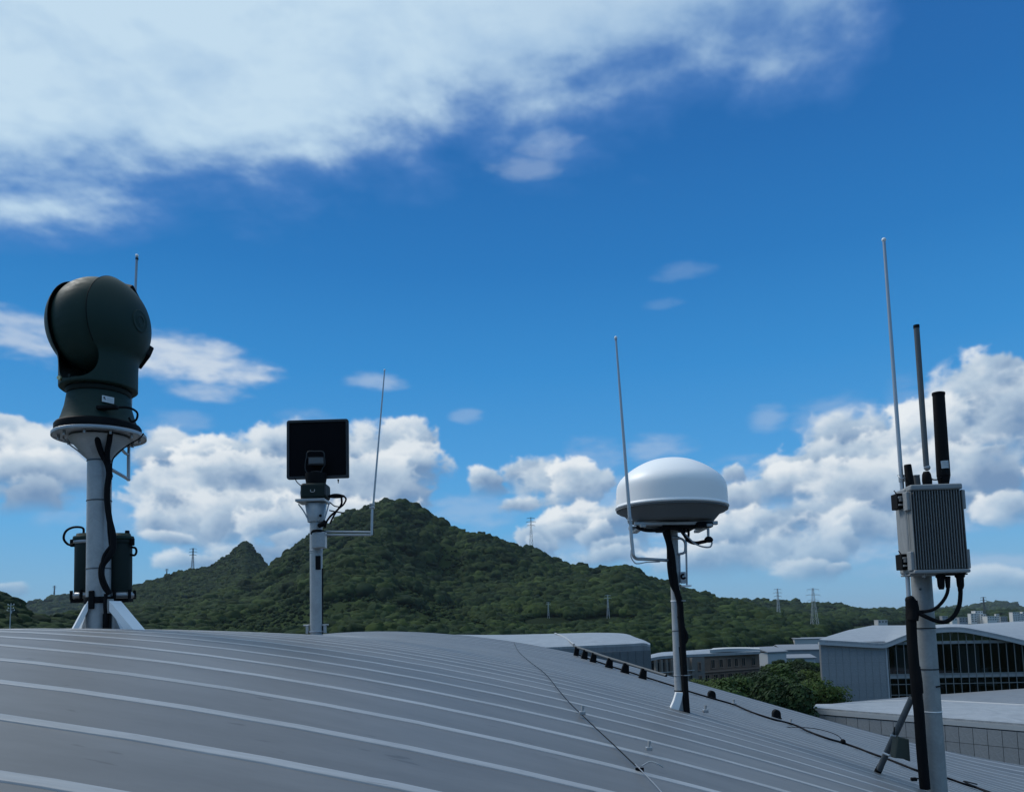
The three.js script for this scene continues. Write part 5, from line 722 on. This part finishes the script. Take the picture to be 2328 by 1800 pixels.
  // cables from the glands to the sleeve
  const cab = F.thing('cable_harness', 'two black cables looping from the radio box to the pole sleeve', 'cable', Z), zz = 0.22, ct = (l, r) => mesh('cable', tube(F.pts(Z, l), r, 90, 10), M.rubber, cab);
  ct([[2155, 1326, zz], [2156, 1340, zz], [2150, 1358, zz], [2135, 1377, 0.21], [2121, 1386, 0.19], [2104, 1390, 0.17], [2086, 1391, 0.14], [2076, 1393, 0.12]], S(3.6)); ct([[2184, 1326, zz], [2184.5, 1350, zz], [2181, 1378, zz], [2168, 1402, zz], [2148, 1414, 0.21], [2128, 1411, 0.2], [2106, 1402, 0.18], [2085, 1392, 0.14]], S(4.6));
  for (const [px, py] of [[2156, 1322], [2184, 1330]]) mesh('boot', cyl(L(px - 1, py - 12, zz), L(px, py + 14, zz), S(6), S(4.6), 14), M.black, cab);
  // antennas
  const rod = F.thing('lightning_rod', 'tallest silver rod with a ball tip on the right pole', 'lightning rod', L(2067, 1357, 0.1)), ro = rod.o;
  mesh('lower_tube', cyl(L(2067, 1360, 0.1).sub(ro), L(2051.5, 1105, 0.1).sub(ro), S(4.6), S(4.6), 16), M.rod, rod); mesh('shaft', cyl(L(2051.5, 1105, 0.1).sub(ro), L(2010.5, 549, 0.1).sub(ro), S(4.6), S(3.4), 16), M.rod, rod);
  mesh('tip', ball(S(5), ...L(2010.2, 545, 0.1).sub(ro).toArray(), 18), M.white, rod); mesh('clamp', cyl(L(2051, 1095, 0.1).sub(ro), L(2050, 1080, 0.1).sub(ro), S(6.4), S(6.4), 14), M.steel, rod); mesh('clamp_wire', tube(F.pts(ro, [[2042, 1080, 0.14], [2050, 1088, 0.17], [2060, 1086, 0.14], [2062, 1092, 0.1]]), 0.006, 20, 6), M.rod, rod);
  const mid = F.thing('whip_antenna', 'dark grey fibreglass antenna, second tallest on the right pole', 'antenna', L(2110, 1106, 0.15)), mo = mid.o; mid.o = mo;
  mesh('shaft', cyl(L(2107, 1060, 0.15).sub(mo), L(2084.5, 745, 0.15).sub(mo), S(6), S(6), 18), M.fibre, mid); mesh('cap', cyl(L(2084.5, 746, 0.15).sub(mo), L(2084, 739, 0.15).sub(mo), S(6.6), S(6.6), 18), M.black, mid); mesh('joint', ball(S(7), ...L(2108.5, 1063, 0.15).sub(mo).toArray(), 16), M.steel, mid);
  mesh('base', lathe([[0, S(34)], [S(6), S(34)], [S(9), S(28)], [S(10.5), S(14)], [S(9.8), S(6)], [S(10), -S(6)], [0, -S(6)]], 20).rotateZ(0.03), M.black, mid);
  const thick = F.thing('sleeve_antenna', 'thick black tube antenna with a small white label on the radio box', 'antenna', L(2147, 1108, 0.15)), to = thick.o;
  mesh('tube', cyl(L(2146, 1082, 0.15).sub(to), L(2134.5, 897, 0.15).sub(to), S(14), S(12.6), 24), M.black, thick); mesh('cap', cyl(L(2134.5, 898, 0.15).sub(to), L(2134.4, 893, 0.15).sub(to), S(13.6), S(13.6), 24), M.rubber, thick); mesh('base', cyl(L(2147, 1110, 0.15).sub(to), L(2146, 1083, 0.15).sub(to), S(9), S(13.8), 20), M.rubber, thick);
  { const lb = plateText(128, 128, (g, a, b) => { g.fillStyle = '#bfc5c8'; g.fillRect(0, 0, a, b); g.fillStyle = '#8d9598'; for (let i = 0; i < 5; i++) g.fillRect(14, 18 + i * 20, 84 + (i % 2) * 14, 7); g.fillStyle = '#5b6265'; g.fillRect(108, 10, 10, 108); }), p = L(2142, 1058, 0.15).sub(to), g = new THREE.CylinderGeometry(S(14.3), S(14.3), S(17), 14, 1, false, -0.75, 1.2); const mm = mesh('label', g, lb, thick); mm.position.copy(L(2144.5, 1058, 0.15).sub(to)); mm.rotation.z = 0.05; }
  mesh('jumper', tube(F.pts(to, [[2141, 1085, 0.18], [2132, 1090, 0.18], [2122, 1090, 0.17], [2114, 1086, 0.16]]), 0.006, 24, 6), M.rubber, thick);
  const short = F.thing('stub_antenna', 'short black stub antenna beside the tall rod', 'antenna', L(2070, 1106, 0.15)), ho = short.o;
  mesh('body', lathe([[0, S(50)], [S(7), S(50)], [S(7.8), S(48)], [S(9.4), 0], [S(9.4), -S(4)], [0, -S(4)]], 24).rotateZ(0.045), M.black, short); mesh('foot', cyl(V(0, -S(8), 0), V(0, -S(2), 0), S(10), S(10), 20), M.rubber, short);
  const cup = F.thing('connector_cup', 'small grey connector cup between the stub and the grey antenna', 'connector', L(2087, 1104, 0.1)); mesh('body', cyl(V(0, -S(4), 0), V(-0.005, S(22), 0), S(7), S(7), 18), M.fibre, cup); mesh('cap', cyl(V(-0.005, S(22), 0), V(-0.005, S(24), 0), S(7.6), S(7.6), 18), M.steel, cup);
}

scene.fog = new THREE.FogExp2(new THREE.Color(0.62, 0.76, 0.9), 0.000032);
renderer.render(scene, camera);
